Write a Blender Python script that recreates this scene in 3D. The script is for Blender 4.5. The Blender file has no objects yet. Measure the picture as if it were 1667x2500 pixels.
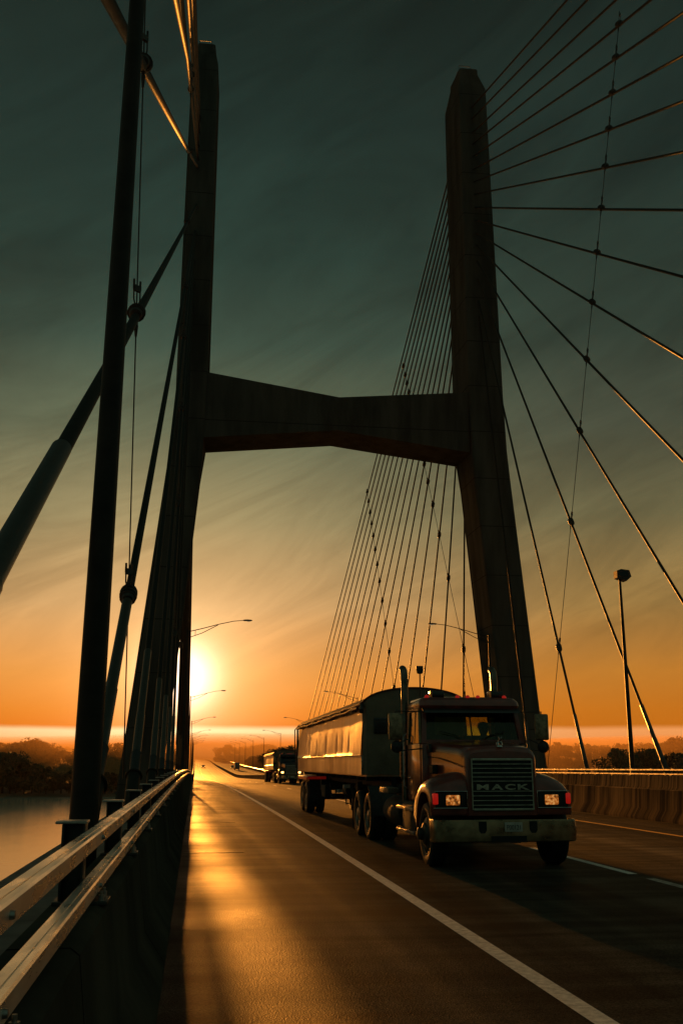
import bpy, math, random
from mathutils import Vector, Matrix
R = math.radians
random.seed(7)
S = bpy.context.scene
COL = S.collection
PI = math.pi

# ------------------------------------------------------------------ helpers
class MB:
    """collects shapes into one mesh"""
    def __init__(s): s.v = []; s.f = []; s.sm = []
    def add(s, vs, fs, smooth=False):
        b = len(s.v); s.v += [tuple(p) for p in vs]
        for f in fs: s.f.append(tuple(i + b for i in f)); s.sm.append(smooth)
    def box(s, x0, x1, y0, y1, z0, z1, bev=0.0):
        if bev <= 0:
            vs = [(x, y, z) for z in (z0, z1) for y in (y0, y1) for x in (x0, x1)]
            s.add(vs, [(0, 2, 3, 1), (4, 5, 7, 6), (0, 1, 5, 4), (2, 6, 7, 3), (0, 4, 6, 2), (1, 3, 7, 5)])
            return
        b = min(bev, (x1-x0)*.45, (y1-y0)*.45, (z1-z0)*.45)
        import bmesh
        bm = bmesh.new(); bmesh.ops.create_cube(bm, size=1)
        for v in bm.verts:
            v.co = Vector(((x0+x1)/2+v.co.x*(x1-x0), (y0+y1)/2+v.co.y*(y1-y0), (z0+z1)/2+v.co.z*(z1-z0)))
        bmesh.ops.bevel(bm, geom=bm.edges[:], offset=b, segments=3, affect='EDGES', profile=.5)
        bm.verts.index_update()
        s.add([v.co[:] for v in bm.verts], [[v.index for v in f.verts] for f in bm.faces], True)
        bm.free()
    def tube(s, pts, rad, seg=12, cap=True, smooth=True):
        pts = [Vector(p) for p in pts]
        if not isinstance(rad, (list, tuple)): rad = [rad]*len(pts)
        n = len(pts); vs = []; up = None
        for i, p in enumerate(pts):
            d = (pts[min(i+1, n-1)] - pts[max(i-1, 0)])
            if d.length < 1e-9: d = Vector((0, 0, 1))
            d.normalize()
            if up is None:
                up = Vector((0, 0, 1)) if abs(d.z) < .9 else Vector((1, 0, 0))
            a = (up - d*up.dot(d)).normalized(); b = d.cross(a); up = a
            for k in range(seg):
                t = 2*PI*k/seg
                vs.append(p + (a*math.cos(t) + b*math.sin(t))*rad[i])
        fs = []
        for i in range(n-1):
            for k in range(seg):
                k2 = (k+1) % seg
                fs.append((i*seg+k, i*seg+k2, (i+1)*seg+k2, (i+1)*seg+k))
        s.add(vs, fs, smooth)
        if cap:
            b0 = len(s.v) - len(vs)
            s.f.append(tuple(b0+k for k in range(seg))[::-1]); s.sm.append(False)
            s.f.append(tuple(b0+(n-1)*seg+k for k in range(seg))); s.sm.append(False)
    def lathe(s, c, prof, axis='x', seg=32, smooth=True):
        """prof: (radius, along)"""
        vs = []
        for r, a in prof:
            for k in range(seg):
                t = 2*PI*k/seg; u, w = r*math.cos(t), r*math.sin(t)
                if axis == 'x': vs.append((c[0]+a, c[1]+u, c[2]+w))
                elif axis == 'y': vs.append((c[0]+u, c[1]+a, c[2]+w))
                else: vs.append((c[0]+u, c[1]+w, c[2]+a))
        fs = []
        for i in range(len(prof)-1):
            for k in range(seg):
                k2 = (k+1) % seg
                fs.append((i*seg+k, i*seg+k2, (i+1)*seg+k2, (i+1)*seg+k))
        s.add(vs, fs, smooth)
    def prism(s, poly, a0, a1, axis='y', smooth=False):
        """extrude a 2-D polygon: axis y -> poly in (x,z); axis x -> poly in (y,z); axis z -> (x,y)"""
        def P(p, a):
            if axis == 'y': return (p[0], a, p[1])
            if axis == 'x': return (a, p[0], p[1])
            return (p[0], p[1], a)
        n = len(poly)
        vs = [P(p, a0) for p in poly] + [P(p, a1) for p in poly]
        s.add(vs, [tuple(range(n))[::-1], tuple(range(n, 2*n))] + [(i, (i+1) % n, n+(i+1) % n, n+i) for i in range(n)], smooth)
    def loft(s, rings, closed=True, cap=True, smooth=True):
        n = len(rings[0]); vs = [p for r in rings for p in r]; fs = []
        for i in range(len(rings)-1):
            for k in range(n if closed else n-1):
                k2 = (k+1) % n
                fs.append((i*n+k, i*n+k2, (i+1)*n+k2, (i+1)*n+k))
        s.add(vs, fs, smooth)
        if cap:
            b0 = len(s.v)-len(vs)
            s.f.append(tuple(b0+k for k in range(n))[::-1]); s.sm.append(False)
            s.f.append(tuple(b0+(len(rings)-1)*n+k for k in range(n))); s.sm.append(False)
    def bar(s, p, q, w, h=None):
        """square section bar from p to q"""
        h = h or w; p = Vector(p); q = Vector(q); d = (q-p).normalized()
        up = Vector((0, 0, 1)) if abs(d.z) < .95 else Vector((0, 1, 0))
        a = d.cross(up).normalized()*w/2; b = d.cross(a).normalized()*h/2
        vs = [p-a-b, p+a-b, p+a+b, p-a+b, q-a-b, q+a-b, q+a+b, q-a+b]
        s.add(vs, [(3, 2, 1, 0), (4, 5, 6, 7), (0, 1, 5, 4), (1, 2, 6, 5), (2, 3, 7, 6), (3, 0, 4, 7)])
    def build(s, name, mat, parent=None, fix=True, sharp=38):
        me = bpy.data.meshes.new(name)
        me.from_pydata(s.v, [], s.f); me.validate(); me.update()
        if fix:
            import bmesh
            bm = bmesh.new(); bm.from_mesh(me)
            bmesh.ops.recalc_face_normals(bm, faces=bm.faces[:]); bm.to_mesh(me); bm.free()
        if len(me.polygons) == len(s.sm): me.polygons.foreach_set('use_smooth', s.sm)
        try: me.set_sharp_from_angle(angle=R(sharp))
        except Exception: pass
        me.materials.append(mat)
        o = bpy.data.objects.new(name, me); COL.objects.link(o)
        if parent: o.parent = parent
        return o

def tag(o, label=None, cat=None, group=None, kind=None):
    if label: o['label'] = label
    if cat: o['category'] = cat
    if group: o['group'] = group
    if kind: o['kind'] = kind
    return o
def empty(name, loc, label, cat, group=None, rot=(0, 0, 0)):
    o = bpy.data.objects.new(name, None); COL.objects.link(o); o.location = loc; o.rotation_euler = rot
    o.empty_display_size = .3
    return tag(o, label, cat, group)
def kids(o): return [c for c in list(COL.objects) if c.parent == o]
def copy_tree(o, parent=None):
    c = o.copy(); COL.objects.link(c); c.parent = parent
    for ch in kids(o): copy_tree(ch, c)
    return c

# ------------------------------------------------------------------ materials
def mat(name, col, rough=.6, metal=0., nscale=6., namt=.25, bump=0., bscale=40., col2=None, spec=.5, stretch=None, detail=6, rvar=0., coat=0.):
    m = bpy.data.materials.new(name); m.use_nodes = True
    nt = m.node_tree; N = nt.nodes; L = nt.links; b = N['Principled BSDF']
    b.inputs['Roughness'].default_value = rough; b.inputs['Metallic'].default_value = metal
    b.inputs['Specular IOR Level'].default_value = spec
    if coat: b.inputs['Coat Weight'].default_value = coat; b.inputs['Coat Roughness'].default_value = .08
    tc = N.new('ShaderNodeTexCoord'); mp = N.new('ShaderNodeMapping')
    L.new(tc.outputs['Object'], mp.inputs['Vector'])
    if stretch: mp.inputs['Scale'].default_value = stretch
    n1 = N.new('ShaderNodeTexNoise'); n1.inputs['Scale'].default_value = nscale; n1.inputs['Detail'].default_value = detail
    n1.inputs['Roughness'].default_value = .62
    L.new(mp.outputs[0], n1.inputs['Vector'])
    rp = N.new('ShaderNodeValToRGB'); L.new(n1.outputs['Fac'], rp.inputs['Fac'])
    c2 = col2 or tuple(c*(1-namt*1.6) for c in col)
    rp.color_ramp.elements[0].position = .32; rp.color_ramp.elements[0].color = (*c2, 1)
    rp.color_ramp.elements[1].position = .68; rp.color_ramp.elements[1].color = (*[min(1, c*(1+namt*.4)) for c in col], 1)
    L.new(rp.outputs[0], b.inputs['Base Color'])
    if rvar:
        mr = N.new('ShaderNodeMapRange'); mr.inputs['From Min'].default_value = .3; mr.inputs['From Max'].default_value = .7
        mr.inputs['To Min'].default_value = max(.02, rough-rvar); mr.inputs['To Max'].default_value = min(1, rough+rvar)
        L.new(n1.outputs['Fac'], mr.inputs['Value']); L.new(mr.outputs[0], b.inputs['Roughness'])
    if bump:
        n2 = N.new('ShaderNodeTexNoise'); n2.inputs['Scale'].default_value = bscale; n2.inputs['Detail'].default_value = 5
        L.new(tc.outputs['Object'], n2.inputs['Vector'])
        bp = N.new('ShaderNodeBump'); bp.inputs['Strength'].default_value = bump; bp.inputs['Distance'].default_value = .02
        L.new(n2.outputs['Fac'], bp.inputs['Height']); L.new(bp.outputs[0], b.inputs['Normal'])
    return m
def emis(m, col, st):
    b = m.node_tree.nodes['Principled BSDF']
    b.inputs['Emission Color'].default_value = (*col, 1); b.inputs['Emission Strength'].default_value = st
    return m

def asphalt_mat():
    m = bpy.data.materials.new('asphalt'); m.use_nodes = True
    nt = m.node_tree; N = nt.nodes; L = nt.links; b = N['Principled BSDF']
    tc = N.new('ShaderNodeTexCoord')
    def noise(sc, det=6, stretch=None, src=None):
        n = N.new('ShaderNodeTexNoise'); n.inputs['Scale'].default_value = sc; n.inputs['Detail'].default_value = det
        if stretch:
            mp = N.new('ShaderNodeMapping'); mp.inputs['Scale'].default_value = stretch
            L.new(tc.outputs['Object'], mp.inputs[0]); L.new(mp.outputs[0], n.inputs['Vector'])
        else: L.new(tc.outputs['Object'], n.inputs['Vector'])
        return n
    n1 = noise(1., 8, (1.4, .07, 1)); n2 = noise(55., 4); n3 = noise(.35, 5)
    rp = N.new('ShaderNodeValToRGB'); L.new(n1.outputs['Fac'], rp.inputs[0])
    e = rp.color_ramp.elements
    e[0].position = .3; e[0].color = (.035, .034, .03, 1); e[1].position = .72; e[1].color = (.11, .10, .08, 1)
    mx = N.new('ShaderNodeMixRGB'); mx.blend_type = 'MULTIPLY'; mx.inputs[0].default_value = .75
    r2 = N.new('ShaderNodeValToRGB'); L.new(n2.outputs['Fac'], r2.inputs[0])
    r2.color_ramp.elements[0].position = .35; r2.color_ramp.elements[0].color = (.25, .25, .25, 1)
    r2.color_ramp.elements[1].position = .65; r2.color_ramp.elements[1].color = (1.5, 1.45, 1.4, 1)
    L.new(rp.outputs[0], mx.inputs[1]); L.new(r2.outputs[0], mx.inputs[2]); n4 = noise(1., 5, (.9, .02, 1)); r4 = N.new('ShaderNodeValToRGB'); L.new(n4.outputs['Fac'], r4.inputs[0])
    r4.color_ramp.elements[0].position = .38; r4.color_ramp.elements[0].color = (.5, .5, .5, 1); r4.color_ramp.elements[1].position = .62; r4.color_ramp.elements[1].color = (1.25, 1.22, 1.15, 1)
    n5 = noise(1., 6, (.25, 2.2, 1)); r5 = N.new('ShaderNodeValToRGB'); L.new(n5.outputs['Fac'], r5.inputs[0])
    r5.color_ramp.elements[0].position = .4; r5.color_ramp.elements[0].color = (.62, .6, .58, 1); r5.color_ramp.elements[1].position = .6; r5.color_ramp.elements[1].color = (1.2, 1.2, 1.2, 1)
    m4 = N.new('ShaderNodeMixRGB'); m4.blend_type = 'MULTIPLY'; m4.inputs[0].default_value = 1; L.new(mx.outputs[0], m4.inputs[1]); L.new(r4.outputs[0], m4.inputs[2])
    m5 = N.new('ShaderNodeMixRGB'); m5.blend_type = 'MULTIPLY'; m5.inputs[0].default_value = 1; L.new(m4.outputs[0], m5.inputs[1]); L.new(r5.outputs[0], m5.inputs[2])
    L.new(m5.outputs[0], b.inputs['Base Color'])
    mr = N.new('ShaderNodeMapRange'); mr.inputs['From Min'].default_value = .35; mr.inputs['From Max'].default_value = .65
    mr.inputs['To Min'].default_value = .46; mr.inputs['To Max'].default_value = .64
    L.new(n3.outputs['Fac'], mr.inputs[0]); L.new(mr.outputs[0], b.inputs['Roughness'])
    b.inputs['Specular IOR Level'].default_value = .008
    vo = N.new('ShaderNodeTexVoronoi'); vo.inputs['Scale'].default_value = 75; L.new(tc.outputs['Object'], vo.inputs['Vector'])
    bp = N.new('ShaderNodeBump'); bp.inputs['Strength'].default_value = .7; bp.inputs['Distance'].default_value = .008
    L.new(vo.outputs['Distance'], bp.inputs['Height'])
    bp2 = N.new('ShaderNodeBump'); bp2.inputs['Strength'].default_value = .25; bp2.inputs['Distance'].default_value = .02
    L.new(n1.outputs['Fac'], bp2.inputs['Height']); L.new(bp.outputs[0], bp2.inputs['Normal'])
    L.new(bp2.outputs[0], b.inputs['Normal'])
    return m

def streak_concrete(name, c_lo, c_hi, sx, sy, sz, thr=(.4, .6), joint=0, rough=.8, bump=.5, det=8, joint_y=0):
    m = bpy.data.materials.new(name); m.use_nodes = True
    nt = m.node_tree; N = nt.nodes; L = nt.links; b = N['Principled BSDF']
    tc = N.new('ShaderNodeTexCoord'); mp = N.new('ShaderNodeMapping'); mp.inputs['Scale'].default_value = (sx, sy, sz)
    L.new(tc.outputs['Object'], mp.inputs[0])
    n = N.new('ShaderNodeTexNoise'); n.inputs['Scale'].default_value = 1; n.inputs['Detail'].default_value = det; n.inputs['Roughness'].default_value = .6
    L.new(mp.outputs[0], n.inputs['Vector'])
    rp = N.new('ShaderNodeValToRGB'); rp.color_ramp.elements[0].position = thr[0]; rp.color_ramp.elements[0].color = (*c_lo, 1)
    rp.color_ramp.elements[1].position = thr[1]; rp.color_ramp.elements[1].color = (*c_hi, 1)
    L.new(n.outputs['Fac'], rp.inputs[0]); out = rp.outputs[0]
    if joint:
        sep = N.new('ShaderNodeSeparateXYZ'); L.new(tc.outputs['Object'], sep.inputs[0])
        dv = N.new('ShaderNodeMath'); dv.operation = 'DIVIDE'; dv.inputs[1].default_value = joint; L.new(sep.outputs['Z'], dv.inputs[0])
        fr = N.new('ShaderNodeMath'); fr.operation = 'FRACT'; L.new(dv.outputs[0], fr.inputs[0])
        lt = N.new('ShaderNodeMath'); lt.operation = 'LESS_THAN'; lt.inputs[1].default_value = .018; L.new(fr.outputs[0], lt.inputs[0])
        mx = N.new('ShaderNodeMixRGB'); L.new(lt.outputs[0], mx.inputs[0]); L.new(out, mx.inputs[1]); mx.inputs[2].default_value = (c_lo[0]*.7, c_lo[1]*.7, c_lo[2]*.7, 1)
        out = mx.outputs[0]
    if joint_y:
        sep = N.new('ShaderNodeSeparateXYZ'); L.new(tc.outputs['Object'], sep.inputs[0])
        dv = N.new('ShaderNodeMath'); dv.operation = 'DIVIDE'; dv.inputs[1].default_value = joint_y; L.new(sep.outputs['Y'], dv.inputs[0])
        fr = N.new('ShaderNodeMath'); fr.operation = 'FRACT'; L.new(dv.outputs[0], fr.inputs[0])
        lt = N.new('ShaderNodeMath'); lt.operation = 'LESS_THAN'; lt.inputs[1].default_value = .006; L.new(fr.outputs[0], lt.inputs[0])
        mx = N.new('ShaderNodeMixRGB'); L.new(lt.outputs[0], mx.inputs[0]); L.new(out, mx.inputs[1]); mx.inputs[2].default_value = (.008, .007, .006, 1)
        out = mx.outputs[0]
    L.new(out, b.inputs['Base Color']); b.inputs['Roughness'].default_value = rough; b.inputs['Specular IOR Level'].default_value = .0
    bp = N.new('ShaderNodeBump'); bp.inputs['Strength'].default_value = bump; bp.inputs['Distance'].default_value = .03
    n2 = N.new('ShaderNodeTexNoise'); n2.inputs['Scale'].default_value = 9; n2.inputs['Detail'].default_value = 7
    L.new(tc.outputs['Object'], n2.inputs['Vector']); L.new(n2.outputs['Fac'], bp.inputs['Height']); L.new(bp.outputs[0], b.inputs['Normal'])
    return m

def glass_mat(name, tint, gl=.12, rough=.02):
    m = bpy.data.materials.new(name); m.use_nodes = True
    nt = m.node_tree; N = nt.nodes; L = nt.links; N.remove(N['Principled BSDF'])
    tr = N.new('ShaderNodeBsdfTransparent'); tr.inputs[0].default_value = (*tint, 1)
    g = N.new('ShaderNodeBsdfGlossy'); g.inputs['Roughness'].default_value = rough
    fr = N.new('ShaderNodeFresnel'); fr.inputs[0].default_value = 1.5
    mx = N.new('ShaderNodeMixShader'); L.new(fr.outputs[0], mx.inputs[0]); L.new(tr.outputs[0], mx.inputs[1]); L.new(g.outputs[0], mx.inputs[2])
    L.new(mx.outputs[0], N['Material Output'].inputs['Surface'])
    return m

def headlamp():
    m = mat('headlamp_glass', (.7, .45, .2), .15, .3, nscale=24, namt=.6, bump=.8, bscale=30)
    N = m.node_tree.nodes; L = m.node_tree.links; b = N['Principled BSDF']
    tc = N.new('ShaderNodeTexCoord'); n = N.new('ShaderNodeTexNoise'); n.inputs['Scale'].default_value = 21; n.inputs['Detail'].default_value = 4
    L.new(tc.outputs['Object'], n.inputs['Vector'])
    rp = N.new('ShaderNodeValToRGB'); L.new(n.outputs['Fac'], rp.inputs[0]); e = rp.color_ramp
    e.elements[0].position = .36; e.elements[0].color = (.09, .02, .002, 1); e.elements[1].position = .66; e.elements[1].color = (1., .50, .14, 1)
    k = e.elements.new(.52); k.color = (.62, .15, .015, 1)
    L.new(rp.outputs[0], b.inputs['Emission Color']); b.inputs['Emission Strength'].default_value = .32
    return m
M = {}
M['asphalt'] = asphalt_mat()
M['white_line'] = mat('white_line', (.88, .85, .78), .6, nscale=14, namt=.25, bump=.5, bscale=90)
M['worn_line'] = mat('worn_line', (.5, .48, .42), .6, nscale=9, col2=(.08, .07, .06), bump=.5, bscale=90)
M['yellow_line'] = mat('yellow_line', (.85, .42, .03), .55, nscale=14, namt=.3, bump=.5, bscale=90)
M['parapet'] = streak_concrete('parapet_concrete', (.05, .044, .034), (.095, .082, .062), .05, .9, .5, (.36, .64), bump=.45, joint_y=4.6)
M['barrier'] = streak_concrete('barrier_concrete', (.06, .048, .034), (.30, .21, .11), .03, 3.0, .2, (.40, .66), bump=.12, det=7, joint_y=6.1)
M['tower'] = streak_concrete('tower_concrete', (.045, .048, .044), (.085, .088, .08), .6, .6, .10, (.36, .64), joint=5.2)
M['girder'] = mat('girder_concrete', (.16, .15, .13), .85, nscale=1.5, namt=.3)
M['galv'] = mat('galvanised_steel', (.45, .42, .37), .33, .75, nscale=5, namt=.3, bump=.12, bscale=30, stretch=(1, .25, 1), rvar=.12)
M['rail'] = mat('rail_aluminium', (.92, .86, .76), .3, .7, nscale=4, namt=.15, bump=.025, bscale=25, stretch=(3, .5, 3), rvar=.12)
M['steel'] = mat('dark_steel', (.05, .046, .04), .5, .3, nscale=5, namt=.35, bump=.15, bscale=30)
M['stay'] = mat('stay_sheath', (.032, .03, .024), .55, 0., spec=.08, nscale=2, namt=.15, bump=.05, bscale=20, rvar=.08)
M['sleeve'] = mat('stay_sleeve', (.055, .048, .035), .45, 0., nscale=8, namt=.2, bump=.25, bscale=60)
M['rubber'] = mat('black_rubber', (.022, .022, .022), .55, nscale=8, namt=.3, bump=.2, bscale=50)
M['pole'] = mat('lamp_pole_steel', (.028, .026, .021), .55, 0., spec=.2, nscale=3, namt=.3, bump=.12, bscale=25)
M['wire'] = mat('wire_rope', (.06, .055, .05), .5, .6)
M['lamp_glass'] = emis(mat('lamp_lens', (.6, .5, .35), .2, coat=.5), (1, .75, .4), .15)
M['red_paint'] = mat('dark_red_paint', (.24, .04, .022), .36, .0, nscale=3, namt=.35, coat=.7, rvar=.08, bump=.03, bscale=12)
M['black_paint'] = mat('black_paint', (.02, .019, .018), .35, nscale=4, namt=.3, coat=.3)
M['chassis'] = mat('chassis_dirt', (.035, .03, .026), .75, nscale=6, namt=.4, bump=.3)
M['chrome'] = mat('chrome', (.62, .6, .56), .16, 1., nscale=5, namt=.3, rvar=.08, bump=.03, bscale=10)
M['bumper'] = mat('tarnished_bumper', (.48, .35, .2), .34, .85, nscale=2.2, namt=.45, rvar=.16, bump=.25, bscale=7, detail=9)
M['alu'] = mat('dented_aluminium', (.80, .68, .52), .38, .9, nscale=1.1, col2=(.34, .26, .17), rvar=.1, bump=.12, bscale=5, stretch=(1, .8, .35), detail=8)
M['alu_dull'] = mat('painted_bulkhead', (.20, .155, .10), .55, .1, nscale=1.4, namt=.3, bump=.1, bscale=9)
M['tarp'] = mat('tarp_fabric', (.16, .035, .02), .7, nscale=4, namt=.3, bump=.4, bscale=14)
M['tarp_black'] = mat('black_tarp', (.03, .026, .024), .7, nscale=4, namt=.3, bump=.4, bscale=9)
M['tyre'] = mat('tyre_rubber', (.028, .026, .024), .6, nscale=10, namt=.4, bump=.3, bscale=35)
M['rim'] = mat('wheel_rim', (.38, .34, .28), .38, .8, nscale=6, namt=.4, rvar=.1)
M['dark_rim'] = mat('dark_wheel_rim', (.12, .105, .085), .5, .6, nscale=6, namt=.4)  # darker rim metal for the steer wheels
M['glass'] = glass_mat('tinted_glass', (.62, .62, .30))
M['dark_glass'] = glass_mat('dark_glass', (.12, .12, .08))
M['stack'] = mat('stack_steel', (.17, .145, .11), .34, .95, nscale=5, namt=.35, rvar=.1)
M['orange_lit_metal'] = mat('metal_tinted_as_lit', (.36, .27, .16), .4, .6, nscale=8, namt=.5, rvar=.15)  # tan base paints warm light and reflection onto mirror backs and window frames
M['mirror'] = mat('mirror_glass', (.7, .68, .6), .05, 1., namt=.05)
M['grille_dark'] = mat('grille_mesh', (.012, .016, .014), .6, .2)
M['interior'] = mat('cab_interior', (.05, .045, .035), .8, namt=.3)
M['headlamp'] = headlamp()
M['headlamp_on'] = emis(mat('headlamp_lit', (.9, .7, .4), .12), (1., .42, .1), 4.)
M['red_lens'] = emis(mat('red_lens', (.5, .02, .012), .15, nscale=20, namt=.4, bump=.4, bscale=30, coat=.6), (1., .02, .012), .12)
M['amber_lens'] = mat('amber_lens', (.6, .14, .02), .2, coat=.6)
M['white_tape'] = mat('white_reflector', (.75, .7, .62), .35, coat=.4)
M['red_tape'] = emis(mat('red_reflector', (.3, .02, .015), .4, coat=.2), (1, .03, .01), .03)  # weak emission stands in for light the tape throws back
M['trim'] = mat('bright_trim', (.55, .55, .42), .3, .3, nscale=9, namt=.3)
M['plate'] = mat('plate', (.5, .48, .42), .45, namt=.2)
M['ink'] = mat('dark_ink', (.03, .03, .03), .6)
M['paper'] = mat('paper', (.7, .68, .5), .7)
M['skin'] = mat('skin', (.42, .25, .17), .55)
M['cloth'] = mat('work_shirt', (.10, .10, .11), .85)
M['hair'] = mat('dark_hair', (.03, .02, .015), .7)
M['bark'] = mat('bark', (.06, .045, .03), .9, nscale=3, bump=.4)
M['leaf_dark'] = mat('dark_leaves', (.045, .055, .02), .7, nscale=.35, namt=.45, col2=(.02, .027, .01))
M['leaf_pale'] = mat('pale_leaves', (.07, .075, .03), .7, nscale=.35, namt=.4)
M['land'] = mat('marsh_ground', (.07, .06, .035), .95, nscale=.03, namt=.4, bump=.4, bscale=.5)
M['white_paint'] = mat('white_paint', (.6, .58, .52), .4, coat=.4)
M['grey_paint'] = mat('grey_paint', (.16, .15, .14), .4, coat=.4)

# ------------------------------------------------------------------ road profile
_T = [(-400, -.3), (-120, 0), (0, 0), (20, -.02), (37, -.1), (73, -.42), (97, -.68), (140, -1.35), (178, -2.05), (265, -3.5), (318, -4.35), (349, -4.62),
      (380, -4.58), (434, -4.45), (515, -4.2), (600, -3.95), (700, -3.45), (850, -2.5), (1000, -1.6), (1480, -1.0)]
def _lin(y):
    if y <= _T[0][0]: return _T[0][1]
    for (a, za), (b, zb) in zip(_T, _T[1:]):
        if y <= b: return za + (zb-za)*(y-a)/(b-a)
    return _T[-1][1]
def dz(y): return sum(_lin(y+k*4) for k in range(-4, 5))/9.
def ysamp(a, b):
    out = []; y = a
    while y < b: out.append(y); y += 4 if y < 500 else 12
    out.append(b); return out
def sweep(mb, prof, y0, y1, smooth=False, cap=True):
    mb.loft([[(x, y, z+dz(y)) for x, z in prof] for y in ysamp(y0, y1)], True, cap, smooth)

CX = 13.85            # centre line of the bridge
Y0, Y1 = -60, 1470
# --- deck, surface and markings
def sheet(name, x0, x1, y0, y1, h, m, kind='structure', nx=1):
    b = MB(); ys = ysamp(y0, y1); vs = []; fs = []
    for y in ys:
        for i in range(nx+1): vs.append((x0+(x1-x0)*i/nx, y, dz(y)+h))
    for j in range(len(ys)-1):
        for i in range(nx):
            a = j*(nx+1)+i; fs.append((a, a+1, a+nx+2, a+nx+1))
    b.add(vs, fs, True); o = b.build(name, m, fix=False); o['kind'] = kind; return o
sheet('road_surface', -.45, 28.15, Y0, Y1, 0, M['asphalt'])
b = MB(); sweep(b, [(-2.5, -.02), (30.2, -.02), (30.2, -.5), (28.6, -1.0), (28.2, -2.3), (26.6, -2.3), (26.2, -.8), (1.5, -.8), (1.1, -2.3), (-.5, -2.3), (-.9, -1.0), (-2.5, -.5)], Y0, Y1)
o = b.build('bridge_deck', M['girder']); o['kind'] = 'structure'
b = MB(); sweep(b, [(-2.5, -.02), (-2.5, .18), (-2.35, .18), (-2.35, -.02)], Y0, 420); sweep(b, [(30.2, -.02), (30.2, .18), (30.05, .18), (30.05, -.02)], Y0, 420)
o = b.build('deck_kerb', M['girder']); o['kind'] = 'structure'
LW = .075
def line(nm, x, y0, y1, m, w=LW):
    o = sheet(nm, x-w, x+w, y0, y1, .004, m); return o
line('white_edge_line', 2.83, Y0, Y1, M['white_line'], .085)
line('yellow_edge_line', 11.35, Y0, Y1, M['yellow_line'])
line('yellow_edge_line', 16.35, Y0, Y1, M['yellow_line'])
line('white_edge_line', 24.87, Y0, Y1, M['white_line'])
line('white_lane_line', 6.85, 15.7, 20.6, M['white_line'])
line('white_lane_line', 6.85, 11.4, 15.1, M['worn_line'])
y = 34.6-1.6
k = 0
while y < 900:
    line('white_lane_line', 6.85, y, y+3.2, M['white_line']); line('white_lane_line', 20.6, y, y+3.2, M['white_line']); y += 13.4
# expansion joints across the deck
b = MB()
for y in (98.0, 105.0, 186, 262):
    b.box(-.2, 13.5, y, y+.05, dz(y)+.002, dz(y)+.012)
o = b.build('expansion_joint', M['steel']); o['kind'] = 'structure'

b = MB()
for y, x1 in ((20.4, 1.0), (30.2, 1.2)): b.box(-.18, x1, y, y+.03, dz(y)+.001, dz(y)+.006)
o = b.build('deck_joint', M['rubber']); o['kind'] = 'structure'
# --- parapets and median
def parapet(x_in, sgn, name, label):
    b = MB()
    p = [(0, -.04), (0, .08), (.17, .33), (.25, .95), (.29, .98), (.55, .98), (.58, .95), (.58, -.04)]
    sweep(b, [(x_in - sgn*q[0], q[1]) for q in p], Y0, Y1)
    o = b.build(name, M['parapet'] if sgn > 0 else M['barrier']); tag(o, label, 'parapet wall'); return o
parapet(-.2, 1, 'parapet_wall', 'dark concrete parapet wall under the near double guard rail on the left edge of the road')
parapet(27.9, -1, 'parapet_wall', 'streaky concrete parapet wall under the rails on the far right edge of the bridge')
b = MB()
p = [(-.36, -.03), (-.36, .08), (-.2, .33), (-.15, .88), (-.13, .9), (.13, .9), (.15, .88), (.2, .33), (.36, .08), (.36, -.03)]
sweep(b, [(CX+q[0], q[1]) for q in p], Y0, Y1)
tag(b.build('median_barrier', M['barrier']), 'stained sloping concrete barrier along the middle of the bridge', 'barrier')

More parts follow.
